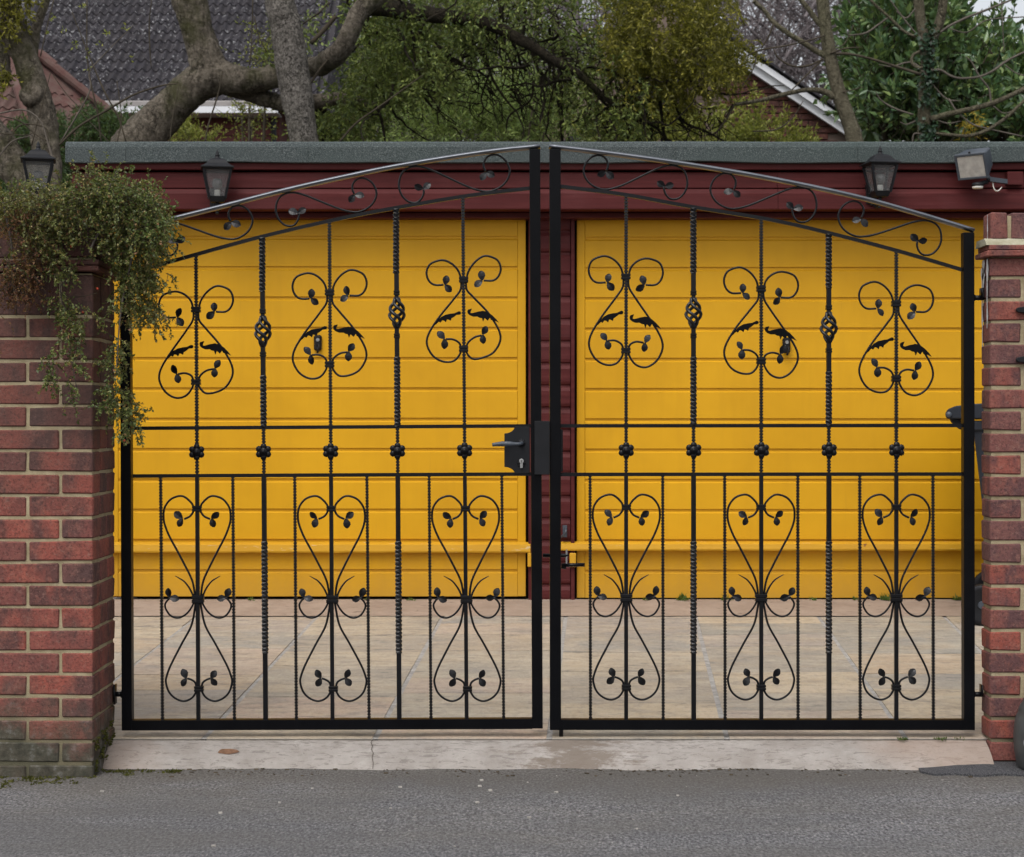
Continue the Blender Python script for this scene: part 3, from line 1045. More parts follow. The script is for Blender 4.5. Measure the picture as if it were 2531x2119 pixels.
def leaf_mesh():
    m = MB()
    L, wd = .0300, .0125
    st = [(.0, .0022, .0), (.17, .0066, -.0006), (.44, wd * .90, -.0016), (.70, wd * .86, -.0012), (.90, .0062, .0004), (1.0, .0016, .0014)]
    vs = []
    for u, w, y in st:
        vs += [(u * L, y + .0005, w), (u * L, y + .0022, w * .1), (u * L, y + .0010, -w), (u * L, y + .0052, 0)]
    fs = [(i * 4 + j, i * 4 + (j + 1) % 4, (i + 1) * 4 + (j + 1) % 4, (i + 1) * 4 + j) for i in range(5) for j in range(4)]
    fs += [(3, 2, 1, 0), (20, 21, 22, 23)]
    m.add(vs, fs)
    return m.mesh('leaf', M['black_bar'], smooth=False)


LEAF = leaf_mesh()


def leaf_pair(parent, p, d1, d2):
    """two cast leaves at the end of a scroll; d1 and d2 are photograph directions"""
    for d in (d1, d2):
        a = math.atan2(-d[1], d[0]) + random.uniform(-.18, .18)
        o = link('leaf', LEAF, parent, p + Vector((0, -.002, 0)))
        o.rotation_euler = (random.uniform(-.5, .5), -a, 0)
        o.rotation_mode = 'XYZ'
        s = random.uniform(1.02, 1.18)
        o.scale = (s, s, s)
    av = Vector((-(d1[0] + d2[0]), 0, (d1[1] + d2[1])))
    return av


def bar_square(pts, hw, parent, name, ph=math.pi / 4):
    m = MB()
    m.tube(pts, hw * 1.414, 4, up=(0, 1, 0), ph=ph)
    return m.build(name, M['black'], parent)


def hammered(p, q, hw, parent, name='hammered_bar', pitch=.0102):
    """square bar with rows of punched notches"""
    n = max(2, int((q - p).length / pitch))
    pts, rr = [], []
    for i in range(n):
        for u, k in ((.05, 1.0), (.55, 1.0), (.66, .62), (.94, .62)):
            pts.append(p.lerp(q, (i + u) / n))
            rr.append(hw * 1.414 * k)
    pts.append(q)
    rr.append(hw * 1.414)
    m = MB()
    m.tube(pts, rr, 4, up=(0, 1, 0), ph=math.pi / 4)
    return m.build(name, M['black_bar'], parent)


def twisted(p, q, hw, parent, name='twisted_bar', turn=.056):
    """square bar with one part twisted"""
    n = max(4, int((q - p).length / .0040))
    m = MB()
    pts = [p.lerp(q, i / n) for i in range(n + 1)]
    ln = (q - p).length
    m.sweep(pts, lambda i: [(math.cos(2 * math.pi * (i / n * ln / turn) + math.pi / 4 + math.pi / 2 * j) * hw * 1.40,
                             math.sin(2 * math.pi * (i / n * ln / turn) + math.pi / 4 + math.pi / 2 * j) * hw * 1.40) for j in range(4)], up=(0, 1, 0))
    return m.build(name, M['black_bar'], parent)


def collar(c, w, h, parent):
    m = MB()
    for k in (-1, 1):
        z = c.z + k * h * .29
        m.box(c.x - w / 2, c.x + w / 2, c.y - .011, c.y + .011, z - h * .24, z + h * .24)
    m.box(c.x - w * .42, c.x + w * .42, c.y - .009, c.y + .009, c.z - h * .18, c.z + h * .18)
    return m.build('collar', M['black'], parent, bevel=.0012)


def path(pts, o, sx=1.0, scale=1.0, dy=0.0, shear=0.0):
    return [G(o[0] + sx * x * scale + shear * y * scale, o[1] + y * scale + dy, -.001) for x, y in pts]


def rod(pts, r, parent, name, k=5, taper=None):
    m = MB()
    c = cr(pts, k)
    rr = r if taper is None else lerp_list(taper, len(c))
    m.tube(c, rr, 6, up=(0, 1, 0))
    return m.build(name, M['black'], parent, smooth=True)


UP = [(-49.5, 19.5), (-71.7, 19.5), (-85, 10), (-91.5, -7), (-89, -24), (-78.5, -37), (-53, -44.4), (-30.7, -38.6), (-13.7, -23), (-7.4, -2.7), (-7.4, 24.6), (-24, 52), (-58, 99.7), (-82, 137),
      (-91, 163), (-87, 185), (-71.7, 207), (-47.8, 218.4), (-23.9, 212), (-9, 192), (-7, 175), (-12, 163), (-27, 157), (-44, 159.4)]
ACA_L = [(-215, 367.0), (-190, 329.6), (-162, 298.5), (-130, 281.3), (-95, 273.6), (-65, 270.2), (-48, 262.0), (-35, 255.0), (-22, 258.0), (-17, 270.0), (-25, 281.0), (-40, 282.0), (-50, 282.0), (-70, 298.2), (-88, 309.4), (-94, 328.6), (-106, 320.6), (-120, 317.5), (-128, 339.1), (-140, 328.2), (-155, 324.3), (-168, 341.9), (-180, 334.3), (-195, 350.0)]
ACA_R = [(26, 272.0), (32, 258.0), (50, 253.0), (60, 250.0), (52, 271.0), (50, 282.0), (62, 284.8), (100, 274.3), (140, 266.6), (175, 277.8), (205, 299.1), (235, 329.7), (257, 358.0), (230, 344.6), (210, 336.1), (198, 337.6), (190, 319.7), (174, 342.4), (152, 322.3), (141, 349.8), (132, 322.8), (115, 320.3), (100, 310.7), (70, 311.8), (45, 302.0), (30, 288.0)]
HEART = [(-80, 65), (-45, 48), (-25, 22), (-20, 0), (-32, -32), (-72, -70), (-110, -78), (-162, -58), (-198, -12), (-208, 38), (-203, 92), (-175, 168), (-125, 263), (-75, 360), (-38, 438), (-24, 498), (-18, 562)]
TEND = [(-140, 418), (-115, 432), (-85, 452), (-55, 490), (-35, 530), (-25, 562)]
CURL = [(-20, 562), (-38, 608), (-75, 655), (-125, 678), (-170, 665), (-198, 628), (-205, 597), (-192, 572), (-175, 556)]
DROP = [(-14, 562), (-22, 630), (-45, 730), (-105, 840), (-173, 970), (-200, 1040), (-205, 1080), (-187, 1138), (-147, 1178), (-95, 1195), (-45, 1175), (-18, 1135), (-16, 1112), (-24, 1080), (-48, 1062), (-72, 1054)]


def upper_scroll(gate, bx, cy, c2, dl_, dr_):
    for sx, dd in ((-1, dl_), (1, dr_)):
        sc = (c2 - cy) / 179.0
        o = (bx, cy)
        P = []
        for x, y in UP:                          # the free ends follow the offset, the collars stay
            w = min(1.0, max(0.0, (abs(x) - 8) / 40.0))
            P.append(G(bx + (x if sx < 0 else -x), cy + y * sc + dd * w, -.001))
        s = rod(P, .0037, gate, 'scroll')
        f = 1 if sx < 0 else -1
        leaf_pair(s, G(bx - 46 * f, cy + 19.5 * sc + dd, -.004), (4 * f, -18), (13 * f, 13))
        leaf_pair(s, G(bx - 47 * f, cy + 159 * sc + dd, -.004), (-11 * f, -15), (1 * f, 17))
        out = [(bx + x / 2.93, cy + ((y + (0 if sx < 0 else 14)) / 2.93) * sc + dd * .9) for x, y in (ACA_L if sx < 0 else ACA_R)]
        m = MB()
        op = [(G(a, b).x, G(a, b).z) for a, b in out]
        m.prism(op, YG - .006, YG + .001)
        m.build('acanthus_leaf', M['black_flat'], s, bevel=.0008)
    collar(G(bx, cy), .032, .0185, gate)
    collar(G(bx, c2), .032, .0185, gate)


def lower_scroll(gate, bx, cy, shear=0.0):
    sc = 1 / 2.512
    for sx in (-1, 1):
        f = 1 if sx < 0 else -1
        k = sc

        def pp(pts, j=1.0):
            return [G(bx + f * x * k + shear * y * k, cy + y * k, -.001) for x, y in pts]

        def at(x, y):
            return G(bx + f * x * k + shear * y * k, cy + y * k, -.004)
        s = rod(pp(HEART), .0037, gate, 'heart_scroll')
        leaf_pair(s, at(-90, 60), (-33 * f, -27), (-13 * f, 38))
        rod(pp(TEND), .0037, gate, 'tendril', taper=[.0012, .0026, .0034, .0037])
        s = rod(pp(CURL), .0034, gate, 'curl')
        leaf_pair(s, at(-176, 550), (-10 * f, -32), (38 * f, 10))
        s = rod(pp(DROP), .0037, gate, 'drop_scroll')
        leaf_pair(s, at(-76, 1052), (-20 * f, -35), (-20 * f, 28))
    for y, w, h in ((0, .032, .018), (562, .041, .0235), (1118, .032, .0175)):
        collar(G(bx + shear * y * sc, cy + y * sc), w, h, gate)


SA, SB = Vector((375, 340)), Vector((1045, 250))
SPTS = [(468, 384), (472, 400), (460, 440), (430, 475), (390, 485), (340, 470), (295, 420), (275, 350), (290, 270), (330, 220), (390, 198), (450, 200), (530, 225), (650, 280), (800, 350), (900, 385), (980, 395),
        (1060, 370), (1120, 320), (1150, 250), (1135, 180), (1095, 130), (1040, 105), (985, 115), (950, 155), (945, 200), (958, 238)]


def top_scroll(gate, A, B, mirror=False):
    A, B = Vector(A), Vector(B)
    a, b = (SA, SB)
    if mirror:
        a, b = Vector((-SB.x, SB.y)), Vector((-SA.x, SA.y))
    src, dst = b - a, B - A
    sc = dst.length / src.length
    ang = math.atan2(dst.y, dst.x) - math.atan2(src.y, src.x)
    co, si = math.cos(ang) * sc, math.sin(ang) * sc

    def tr(x, y, vec=False):
        if mirror:
            x = -x
        if not vec:
            x, y = x - a.x, y - a.y
        x, y = co * x - si * y, si * x + co * y
        return (x, y) if vec else (x + A.x, y + A.y)
    P = [G(*tr(x, y), -.001) for x, y in SPTS]
    s = rod(P, .0036, gate, 'band_scroll')
    leaf_pair(s, G(*tr(466, 378), -.004), tr(-45, -18, True), tr(50, -36, True))
    leaf_pair(s, G(*tr(962, 246), -.004), tr(-40, 45, True), tr(52, 16, True))


def rosette(c, parent):
    m = MB()
    for j in range(6):
        a = math.pi / 3 * j + math.pi / 2
        m.ball((c.x + .0178 * math.cos(a), c.y - .008, c.z + .0178 * math.sin(a)), .0115, .006, .0115, 8, 4)
    m.lathe([(.013, -.017), (.0145, -.014), (.0145, -.006)], c, 14, 'y')
    m.lathe([(.005, -.021), (.0075, -.019), (.0085, -.016)], c, 10, 'y')
    return m.build('rosette', M['black'], parent, smooth=True)


def basket(c, h, parent):
    m = MB()
    for j in range(4):
        pts = []
        n = 18
        for i in range(n + 1):
            u = i / n
            r = .005 + .0215 * math.sin(math.pi * u) ** 1.4
            a = math.pi / 2 * j + 2 * math.pi * .82 * u
            pts.append((c.x + r * math.cos(a), c.y + r * math.sin(a), c.z + h * (.5 - u)))
        m.tube(pts, .0060, 6)
    return m.build('basket_twist', M['black_gloss'], parent, smooth=True)


def interp(pts, x):
    xs, ys = zip(*pts)
    return float(np.interp(x, xs, ys))


HB, HT, HP = .0064, .0086, .0066                # half widths: hammered, twisted, plain bars


def make_gate(left):
    if left:
        gate = thing('metal_gate', G(820, 1800), 'black wrought iron gate leaf carrying the lock plate and lever handle', 'gate', 'black wrought iron driveway gates')
        top = [(298, 578), (396.8, 548.6), (560, 507), (700, 471), (850, 437), (1000, 407), (1200, 375.5), (1335, 361)]
        mid = [(322, 676), (344, 669), (422.9, 646.8), (641, 587), (850, 539), (1000, 510.5), (1160, 484), (1312, 465.5)]
        st = [((298.5, 585), (303.5, 1804), 25.5), ((1308.5, 370), (1315, 1799), 26.5)]
        rail1, rail2 = [(325, 1059), (1310, 1053)], [(326, 1177), (1312, 1172)]
        bot = [(303.5, 1791.5), (1341, 1787.5)]
        bars = [(402, 407), (538, 545), (676, 682), (813, 819), (950, 957)]
        side = [(329.5, 333.5), (477.5, 481), (604.5, 608), (752.5, 757), (880, 884), (1029, 1033)]
    else:
        gate = thing('metal_gate', G(1885, 1800), 'black wrought iron gate leaf with drop bolt, hung on the brick pillar beside the bin', 'gate', 'black wrought iron driveway gates')
        top = [(1357, 361), (1500, 378), (1700, 406), (1900, 440), (2109.5, 484), (2260, 525), (2406, 569)]
        mid = [(1383, 461), (1540, 481), (1700, 510), (1900, 543), (2044.7, 575.4), (2220, 621), (2380, 668)]
        st = [((1358, 370), (1359, 1803), 27.5), ((2378, 576), (2379.5, 1803), 27)]
        rail1, rail2 = [(1384, 1053), (2380, 1052)], [(1384, 1173), (2380, 1172)]
        bot = [(1359, 1790), (2406, 1790.5)]
        bars = [(1284, 1284), (1422, 1422.5), (1561, 1561), (1699.5, 1700), (1838, 1838)]
        side = [(1210, 1211), (1359, 1360), (1486, 1487), (1636, 1636.5), (1763, 1764), (1913, 1914)]
    for (a, b, w) in st:
        m = MB()
        p0, p1 = G(a[0], a[1]), G(b[0], b[1])
        wx = w * GS
        m.add([(p1.x, YG - .02, p1.z), (p1.x + wx, YG - .02, p1.z), (p1.x + wx, YG + .02, p1.z), (p1.x, YG + .02, p1.z),
               (p0.x, YG - .02, p0.z), (p0.x + wx, YG - .02, p0.z), (p0.x + wx, YG + .02, p0.z), (p0.x, YG + .02, p0.z)],
              [(0, 3, 2, 1), (4, 5, 6, 7), (0, 1, 5, 4), (1, 2, 6, 5), (2, 3, 7, 6), (3, 0, 4, 7)])
        m.build('stile', M['black_flat'], gate, bevel=.0025, seg=2)
    x0 = st[0][1][0] + st[0][2] - 1
    x1 = st[1][1][0] + 1
    m = MB()
    ya, yb_ = interp(bot, x0), interp(bot, x1)
    m.obox((G(x0, ya) + G(x1, yb_)) / 2, (G(x1, yb_) - G(x0, ya)) / 2, (0, .0185, 0), (0, 0, 12.8 * GS))
    m.build('bottom_rail', M['black_flat'], gate, bevel=.0025, seg=2)
    # half round cap rail, glossy
    tp = cr([G(x, y) for x, y in top], 8)
    m = MB()
    m.sweep(tp, lambda i: [(.021 * math.cos(2 * math.pi * j / 14), -.0015 + .0082 * math.sin(2 * math.pi * j / 14)) for j in range(14)], up=(0, 0, 1))
    m.build('top_rail', M['cap_metal'], gate, smooth=True)
    mid_i = [(x0 - 2, interp(mid, x0 - 2))] + [p for p in mid if x0 < p[0] < x1] + [(x1 + 2, interp(mid, x1 + 2))]
    bar_square(cr([G(x, y) for x, y in mid_i], 6), .0062, gate, 'arched_rail')
    for rl in (rail1, rail2):
        bar_square([G(x0, interp(rl, x0)), G(x1, interp(rl, x1))], .0062, gate, 'cross_rail')
    # upright bars
    for i, (xt, xb) in enumerate(bars):
        xt, xb = xt * D, xb * D

        def bx(y):
            return xt + (xb - xt) * (y - 626) / (1772 - 626)
        y0 = interp(mid, bx(560)) + 2
        ya, yb_ = interp(rail1, bx(1053)), interp(rail2, bx(1172))
        yc = interp(bot, bx(1790)) - 11
        hammered(G(bx(ya), ya + 4), G(bx(yb_), yb_ - 4), HB, gate)
        rosette(G(bx(1114), (ya + yb_) / 2 + .5), gate)
        if i % 2 == 0:
            hammered(G(bx(y0), y0), G(bx(ya), ya), HB, gate)
            bar_square([G(bx(yb_), yb_), G(bx(yc), yc)], HP, gate, 'bar')
        else:
            by = {(True, 1): 823, (True, 3): 777.5, (False, 1): 777.5, (False, 3): 813.5}[(left, i)]
            ca, cb = by - 53, by + 53
            twisted(G(bx(y0), y0), G(bx(y0), max(ca - 48, y0 + 60)), HT * .98, gate)
            bar_square([G(bx(ca - 48), max(ca - 48, y0 + 60)), G(bx(ca), ca)], HT * .92, gate, 'bar')
            basket(G(bx(by), by - 4), 74 * GS, gate)
            m = MB()
            p, q = G(bx(by), by + 24), G(bx(cb), cb)
            m.tube([p, p.lerp(q, .4), q], [.0125, .0105, .0105], 4, up=(0, 1, 0), ph=math.pi / 4)
            m.build('basket_neck', M['black'], gate)
            m = MB()
            p, q = G(bx(by), by - 36), G(bx(ca), ca)
            m.tube([p, p.lerp(q, .5), q], [.011, .0095, .0095], 4, up=(0, 1, 0), ph=math.pi / 4)
            m.build('basket_neck', M['black'], gate)
            collar(G(bx(ca), ca), .0205, .015, gate)
            collar(G(bx(cb), cb), .0205, .015, gate)
            bar_square([G(bx(cb), cb), G(bx(cb + 52), cb + 52)], HT * .92, gate, 'bar')
            twisted(G(bx(cb + 52), cb + 52), G(bx(ya), ya), HT * .98, gate)
            bar_square([G(bx(yb_), yb_), G(bx(1338), 1338)], HT * .92, gate, 'bar')
            twisted(G(bx(1338), 1338), G(bx(1615), 1615), HT * .98, gate)
            bar_square([G(bx(1615), 1615), G(bx(yc), yc)], HT * .92, gate, 'bar')
        for yy in (ya, yb_, yc + 1):             # weld at the joint
            m = MB()
            m.ball(G(bx(yy), yy), .0088, .0075, .0075, 8, 4)
            m.build('weld', M['black'], gate, smooth=True)
    for xt, xb in side:
        ya, yb_ = interp(rail2, xt * D) + 2, interp(bot, xb * D) - 11
        hammered(G(xt * D, ya), G(xb * D, yb_), HB * .88, gate)
    if left:
        for a in ((484.5, 765.5, 944.7, 0, -14), (814.7, 723.5, 901, -4, -12), (1146, 691.9, 863, -6, -16.6)):
            upper_scroll(gate, *a)
        for x in (488, 820, 1151.5):
            lower_scroll(gate, x - 1, 1257.5, .0115)
        for A, B in (((410, 592), (595, 548.6)), ((710.5, 518), (900.7, 482)), ((1017.3, 456.3), (1226.9, 428.2))):
            top_scroll(gate, A, B)
    else:
        for a in ((1546.8, 683.8, 867, -5, 1), (1881, 714.5, 893, -9, 2), (2214.8, 751, 936.6, -8, 0)):
            upper_scroll(gate, *a)
        for x in (1548, 1881, 2215):
            lower_scroll(gate, x, 1254)
        for A, B in (((1473.4, 426.8), (1669.6, 450.7)), ((1787.4, 472), (1988, 506.5)), ((2102.6, 539.8), (2296.8, 588.9))):
            top_scroll(gate, A, B, True)
    return gate


GL = make_gate(True)
GR = make_gate(False)

# lock plate, lever and keep of the left leaf
m = MB()
o = []


def LP(zx, zy):
    return 1150 + zx / 3.517, 1000 + zy / 3.517


arc1 = [(340 + 90 * math.sin(a), 190 + 62 * math.cos(a)) for a in np.linspace(0, math.pi / 2, 7)]
arc2 = [(340 + 90 * math.sin(a), 603 - 60 * math.cos(a)) for a in np.linspace(math.pi / 2, 0, 7)]
out = arc1 + [(560, 196), (560, 596)] + arc2
m.prism([(G(*LP(x, y)).x, G(*LP(x, y)).z) for x, y in out], YG - .012, YG + .012)
lp = m.build('lock_plate', M['black_plastic'], GL, bevel=.001)
m = MB()
c = G(*LP(488, 335))
for j in range(8):
    a = math.pi / 4 * j
    m.ball((c.x + .0098 * math.cos(a), YG - .013, c.z + .0098 * math.sin(a)), .0052, .004, .0052, 6, 4)
m.lathe([(.009, -.022), (.0105, -.019), (.0105, -.012)], c, 14, 'y')
m.build('handle_rose', M['black_plastic'], lp, smooth=True)
m = MB()
hp = [G(*LP(x, y), d) for x, y, d in ((490, 335, -.014), (488, 338, -.034), (470, 342, -.044), (430, 343, -.046), (380, 341, -.046), (320, 342, -.045), (270, 346, -.044), (236, 350, -.043))]
cc = cr(hp, 5)
rr = lerp_list([.006, .006, .0058, .0062, .0092, .0088, .0068, .0062], len(cc))
rr = [r * (1 + (.09 * math.sin(i * 2.1) if i > 18 else 0)) for i, r in enumerate(rr)]
m.tube(cc, rr, 9)
m.build('lever_handle', M['grey_metal'], lp, smooth=True)
m = MB()
c = G(*LP(488, 510))
for j in range(8):
    a = math.pi / 4 * j
    m.ball((c.x + .0105 * math.cos(a), YG - .0125, c.z + .0115 * math.sin(a)), .005, .0035, .005, 6, 4)
m.build('keyhole_rose', M['black_plastic'], lp, smooth=True)
m = MB()
c = G(*LP(488, 492))
m.lathe([(.0076, -.023), (.0084, -.022), (.0084, -.010)], c, 14, 'y')
m.box(c.x - .0048, c.x + .0048, YG - .0225, YG - .011, c.z - .0235, c.z - .004)
cy = m.build('lock_cylinder', M['steel'], lp, bevel=.0006)
m = MB()
m.box(c.x - .0009, c.x + .0009, YG - .0235, YG - .0228, c.z - .0045, c.z + .0035)
m.build('key_slot', M['gap_shade'], cy)
m = MB()
a, b = G(1320.6, 1041), G(1358.5, 1173)
m.box(a.x, b.x, YG - .030, YG - .0205, b.z, a.z)
m.build('cover_plate', M['black_plastic'], GL, bevel=.0012)
# hasp stop, bolts and drop bolt of the right leaf
m = MB()
a, b = G(1385.5, 1062), G(1391, 1166)
m.box(a.x, b.x, YG - .012, YG + .018, b.z, a.z)
m.build('stop_plate', M['black'], GR, bevel=.001)
m = MB()
m.tube([G(1342, 1375, .035), G(1400, 1375, .035), G(1407, 1374, .035)], [.0068, .0068, .004], 8)
m.tube([G(1388, 1399, .032), G(1446, 1398, .032)], .0064, 8)
m.tube([G(1388, 1402, .036), G(1400, 1404, .036)], .008, 8)
m.build('slide_bolt', M['black'], GR, smooth=True)
m = MB()
m.box(G(1399, 0).x, G(1403, 0).x, YG + .030, YG + .040, G(0, 1396).z, G(0, 1361).z)
m.build('bolt_link', M['steel'], GR)
m = MB()
m.tube([G(1387, 1795, .0), G(1387, 1823, .0)], .0072, 10)
m.build('drop_bolt', M['black'], GR, smooth=True)
# hinges to the brickwork
for g, xa, xb, y in ((GL, 284, 305, 1716), (GR, 2403, 2432, 736.5), (GR, 2403, 2430, 1716.5)):
    m = MB()
    m.tube([G(xa, y), G(xb, y)], .0088, 8)
    xe, d = ((xb, -1) if g is GL else (xa, 1))
    m.tube([G(xe, y - 11), G(xe, y + 11)] if False else [G(xe + d * 1, y), G(xe + d * 7, y)], [.0175, .0098], 10)
    if g is GR:
        m.box(G(2424, 0).x, G(2424, 0).x + .004, YG - .02, YG + .02, G(0, y + 3).z, G(0, y - 24).z)
    else:
        m.box(G(283, 0).x, G(283, 0).x + .005, YG - .02, YG + .02, G(0, y + 24).z, G(0, y - 24).z)
    m.build('hinge', M['black'], g, smooth=True)
# ------------------------------------------------------------------ lanterns, floodlight, bin and other fittings
def lantern(at, s, rot, label, post=False):
    """coach lantern; at is the centre of its eaves, s scales, rot turns it"""
    root = thing('lantern', at, label, 'lantern', 'black coach lanterns')
    ca, sa = math.cos(rot), math.sin(rot)

    def T(x, y, z):
        return Vector((at[0] + (x * ca - y * sa) * s, at[1] + (x * sa + y * ca) * s, at[2] + z * s))

    def ring(h, z):
        return [T(-h, -h, z), T(h, -h, z), T(h, h, z), T(-h, h, z)]

    def loft(levels, name, mat, bev=0):
        m = MB()
        vs = [p for h, z in levels for p in ring(h, z)]
        n = len(levels)
        fs = [(i * 4 + j, i * 4 + (j + 1) % 4, (i + 1) * 4 + (j + 1) % 4, (i + 1) * 4 + j) for i in range(n - 1) for j in range(4)]
        fs += [(3, 2, 1, 0), tuple(range(4 * n - 4, 4 * n))]
        m.add(vs, fs)
        return m.build(name, mat, root, bevel=bev)
    loft([(.074, -.006), (.081, -.004), (.081, .001), (.066, .008), (.052, .020), (.040, .036), (.030, .044)], 'roof', M['black_plastic'])
    m = MB()
    m.lathe([(.020 * s, .044 * s), (.017 * s, .050 * s), (.011 * s, .054 * s), (.010 * s, .060 * s), (.013 * s, .063 * s), (.008 * s, .067 * s), (.009 * s, .074 * s), (.004 * s, .084 * s), (.001 * s, .091 * s)], at, 10)
    m.build('finial', M['black_plastic'], root, smooth=True)
    loft([(.068, -.014), (.072, -.006)], 'top_frame', M['black_plastic'])
    loft([(.030, -.170), (.034, -.165), (.040, -.150), (.043, -.142)], 'base', M['black_plastic'])
    m = MB()
    for sx, sy in ((-1, -1), (1, -1), (1, 1), (-1, 1)):
        a, b = T(sx * .066, sy * .066, -.012), T(sx * .039, sy * .039, -.148)
        m.tube([a, b], .0085 * s, 4, ph=math.pi / 4 + rot)
    m.build('frame', M['black_plastic'], root)
    for k in range(4):
        m = MB()
        q = [((-1, -1), (1, -1)), ((1, -1), (1, 1)), ((1, 1), (-1, 1)), ((-1, 1), (-1, -1))][k]
        a, b = q
        o4 = [T(a[0] * .062, a[1] * .062, -.013), T(b[0] * .062, b[1] * .062, -.013), T(b[0] * .037, b[1] * .037, -.147), T(a[0] * .037, a[1] * .037, -.147)]
        c = sum(o4, Vector()) / 4
        ax = Vector(at)
        inn = [p + Vector((ax.x - c.x, ax.y - c.y, 0)).normalized() * .002 for p in o4]
        m.add(o4 + inn, [(0, 1, 2, 3), (7, 6, 5, 4), (0, 4, 5, 1), (1, 5, 6, 2), (2, 6, 7, 3), (3, 7, 4, 0)])
        m.build('pane', M['glass'], root)
    m = MB()
    c = T(0, 0, 0)
    m.lathe([(.004 * s, -.050 * s), (.018 * s, -.054 * s), (.0255 * s, -.066 * s), (.026 * s, -.080 * s), (.020 * s, -.098 * s), (.013 * s, -.108 * s)], c, 12)
    b = m.build('bulb', M['bulb'], root, smooth=True)
    m = MB()
    m.lathe([(.0135 * s, -.108 * s), (.0145 * s, -.112 * s), (.0145 * s, -.134 * s), (.010 * s, -.142 * s)], c, 12)
    m.build('bulb_holder', M['white_plastic'], root, smooth=False)
    m = MB()
    if post:
        m.lathe([(.026 * s, -.19 * s), (.022 * s, -.17 * s)], c, 10)
        m.tube([T(0, 0, -.17), Vector((at[0], at[1], 0))], .022, 10)
        m.build('post', M['black_plastic'], root, smooth=True)
    else:
        m.tube(cr([T(0, 0, -.165), T(0, .004, -.20), T(0, .05, -.215), T(.0, .10, -.19)], 5), .0085 * s, 8)
        m.lathe([(.006 * s, -.226 * s), (.010 * s, -.222 * s), (.006 * s, -.212 * s)], T(0, .012, 0), 8)
        m.build('bracket', M['black_plastic'], root, smooth=True)
        m = MB()
        m.tube([T(.0, .1, -.20), T(0, .1, -.10)], .018 * s, 8)
        m.obox(T(0, .155, -.14), (.026 * s, 0, 0), (0, .05 * s, 0), (0, 0, .05 * s))
        m.build('back_plate', M['black_plastic'], root)
    return root


yl = GF - .10
e = W(537, 416, yl)
lantern((e.x, yl, e.z), 1.0, R(10), 'black coach lantern on the red fascia over the left garage door')
e = W(2175.5, 405, yl)
lantern((e.x, yl, e.z), .97, R(9), 'black coach lantern on the red fascia near the security floodlight')
e = W(94.5, 396, 8.9)
lantern((e.x, 8.9, e.z), 1.02, R(14), 'black coach lantern rising behind the overhanging shrub, in front of a tree trunk', True)

# security floodlight
yfl = GF - .10
fc = W(2300 + 770 / 7.645, 330 + 625 / 7.645, yfl)
FL = thing('floodlight', fc, 'grey security floodlight with motion sensor on the garage fascia', 'floodlight')
psi, phi = R(39), R(22)
nrm = Vector((-math.sin(psi) * math.cos(phi), -math.cos(psi) * math.cos(phi), -math.sin(phi)))
sid = Vector((math.cos(psi), -math.sin(psi), 0))
upv = sid.cross(nrm) * -1
if upv.z < 0:
    upv = -upv
hw, hh = .080, .065


def FP(a, b, c):
    return fc + sid * a + upv * b + nrm * c


def frus(w0, h0, c0, w1, h1, c1, dz=0.0):
    vs = [FP(-w0, -h0, c0), FP(w0, -h0, c0), FP(w0, h0, c0), FP(-w0, h0, c0), FP(-w1, -h1 + dz, c1), FP(w1, -h1 + dz, c1), FP(w1, h1 + dz, c1), FP(-w1, h1 + dz, c1)]
    return vs, [(0, 1, 2, 3), (7, 6, 5, 4), (0, 4, 5, 1), (1, 5, 6, 2), (2, 6, 7, 3), (3, 7, 4, 0)]


m = MB()
m.add(*frus(hw - .003, hh - .003, -.012, .066, .046, -.105, .018))
m.build('body', M['grey_metal'], FL, bevel=.006)
m = MB()
for (a0, a1, b0, b1) in ((-hw, hw, hh - .012, hh), (-hw, hw, -hh, -hh + .010), (-hw, -hw + .011, -hh + .010, hh - .012), (hw - .011, hw, -hh + .010, hh - .012)):
    m.add([FP(a0, b0, .004), FP(a1, b0, .004), FP(a1, b1, .004), FP(a0, b1, .004), FP(a0, b0, -.012), FP(a1, b0, -.012), FP(a1, b1, -.012), FP(a0, b1, -.012)],
          [(0, 1, 2, 3), (7, 6, 5, 4), (0, 4, 5, 1), (1, 5, 6, 2), (2, 6, 7, 3), (3, 7, 4, 0)])
fr = m.build('frame', M['grey_metal'], FL, bevel=.0015)
m = MB()
m.ball(FP(0, hh + .004, -.004), .006, .006, .006, 8, 5)
m.build('clip', M['black_plastic'], fr, smooth=True)
m = MB()
m.add([FP(-hw + .012, -hh + .011, .0), FP(hw - .012, -hh + .011, .0), FP(hw - .012, hh - .013, .0), FP(-hw + .012, hh - .013, .0)], [(0, 1, 2, 3)])
m.build('glass', M['lens'], FL)
m = MB()
a = W(2300 + 1110 / 7.645, 330 + 870 / 7.645, yfl + .03)
b = W(2300 + 1440 / 7.645, 330 + 915 / 7.645, yfl + .075)
m.obox((a + b) / 2, (b - a) / 2, (0, .016, 0), (0, 0, .011))
m.tube([FP(.03, -.03, -.06), a + Vector((.0, 0, 0))], .012, 8)
m.build('arm', M['grey_metal'], FL)
m = MB()
c = W(2300 + 890 / 7.645, 330 + 985 / 7.645, yfl + .0)
m.lathe([(.010, .016), (.026, .012), (.030, .002), (.029, -.004)], c, 14)
m.tube([c + Vector((.0, .0, .005)), a + Vector((-.01, 0, -.012))], .011, 8)
se = m.build('sensor', M['black_plastic'], FL, smooth=True)
m = MB()
m.lathe([(.0275, -.004), (.0265, -.012), (.024, -.0155)], c, 14)
m.build('sensor_lens', M['white_plastic'], se, smooth=True)
m = MB()
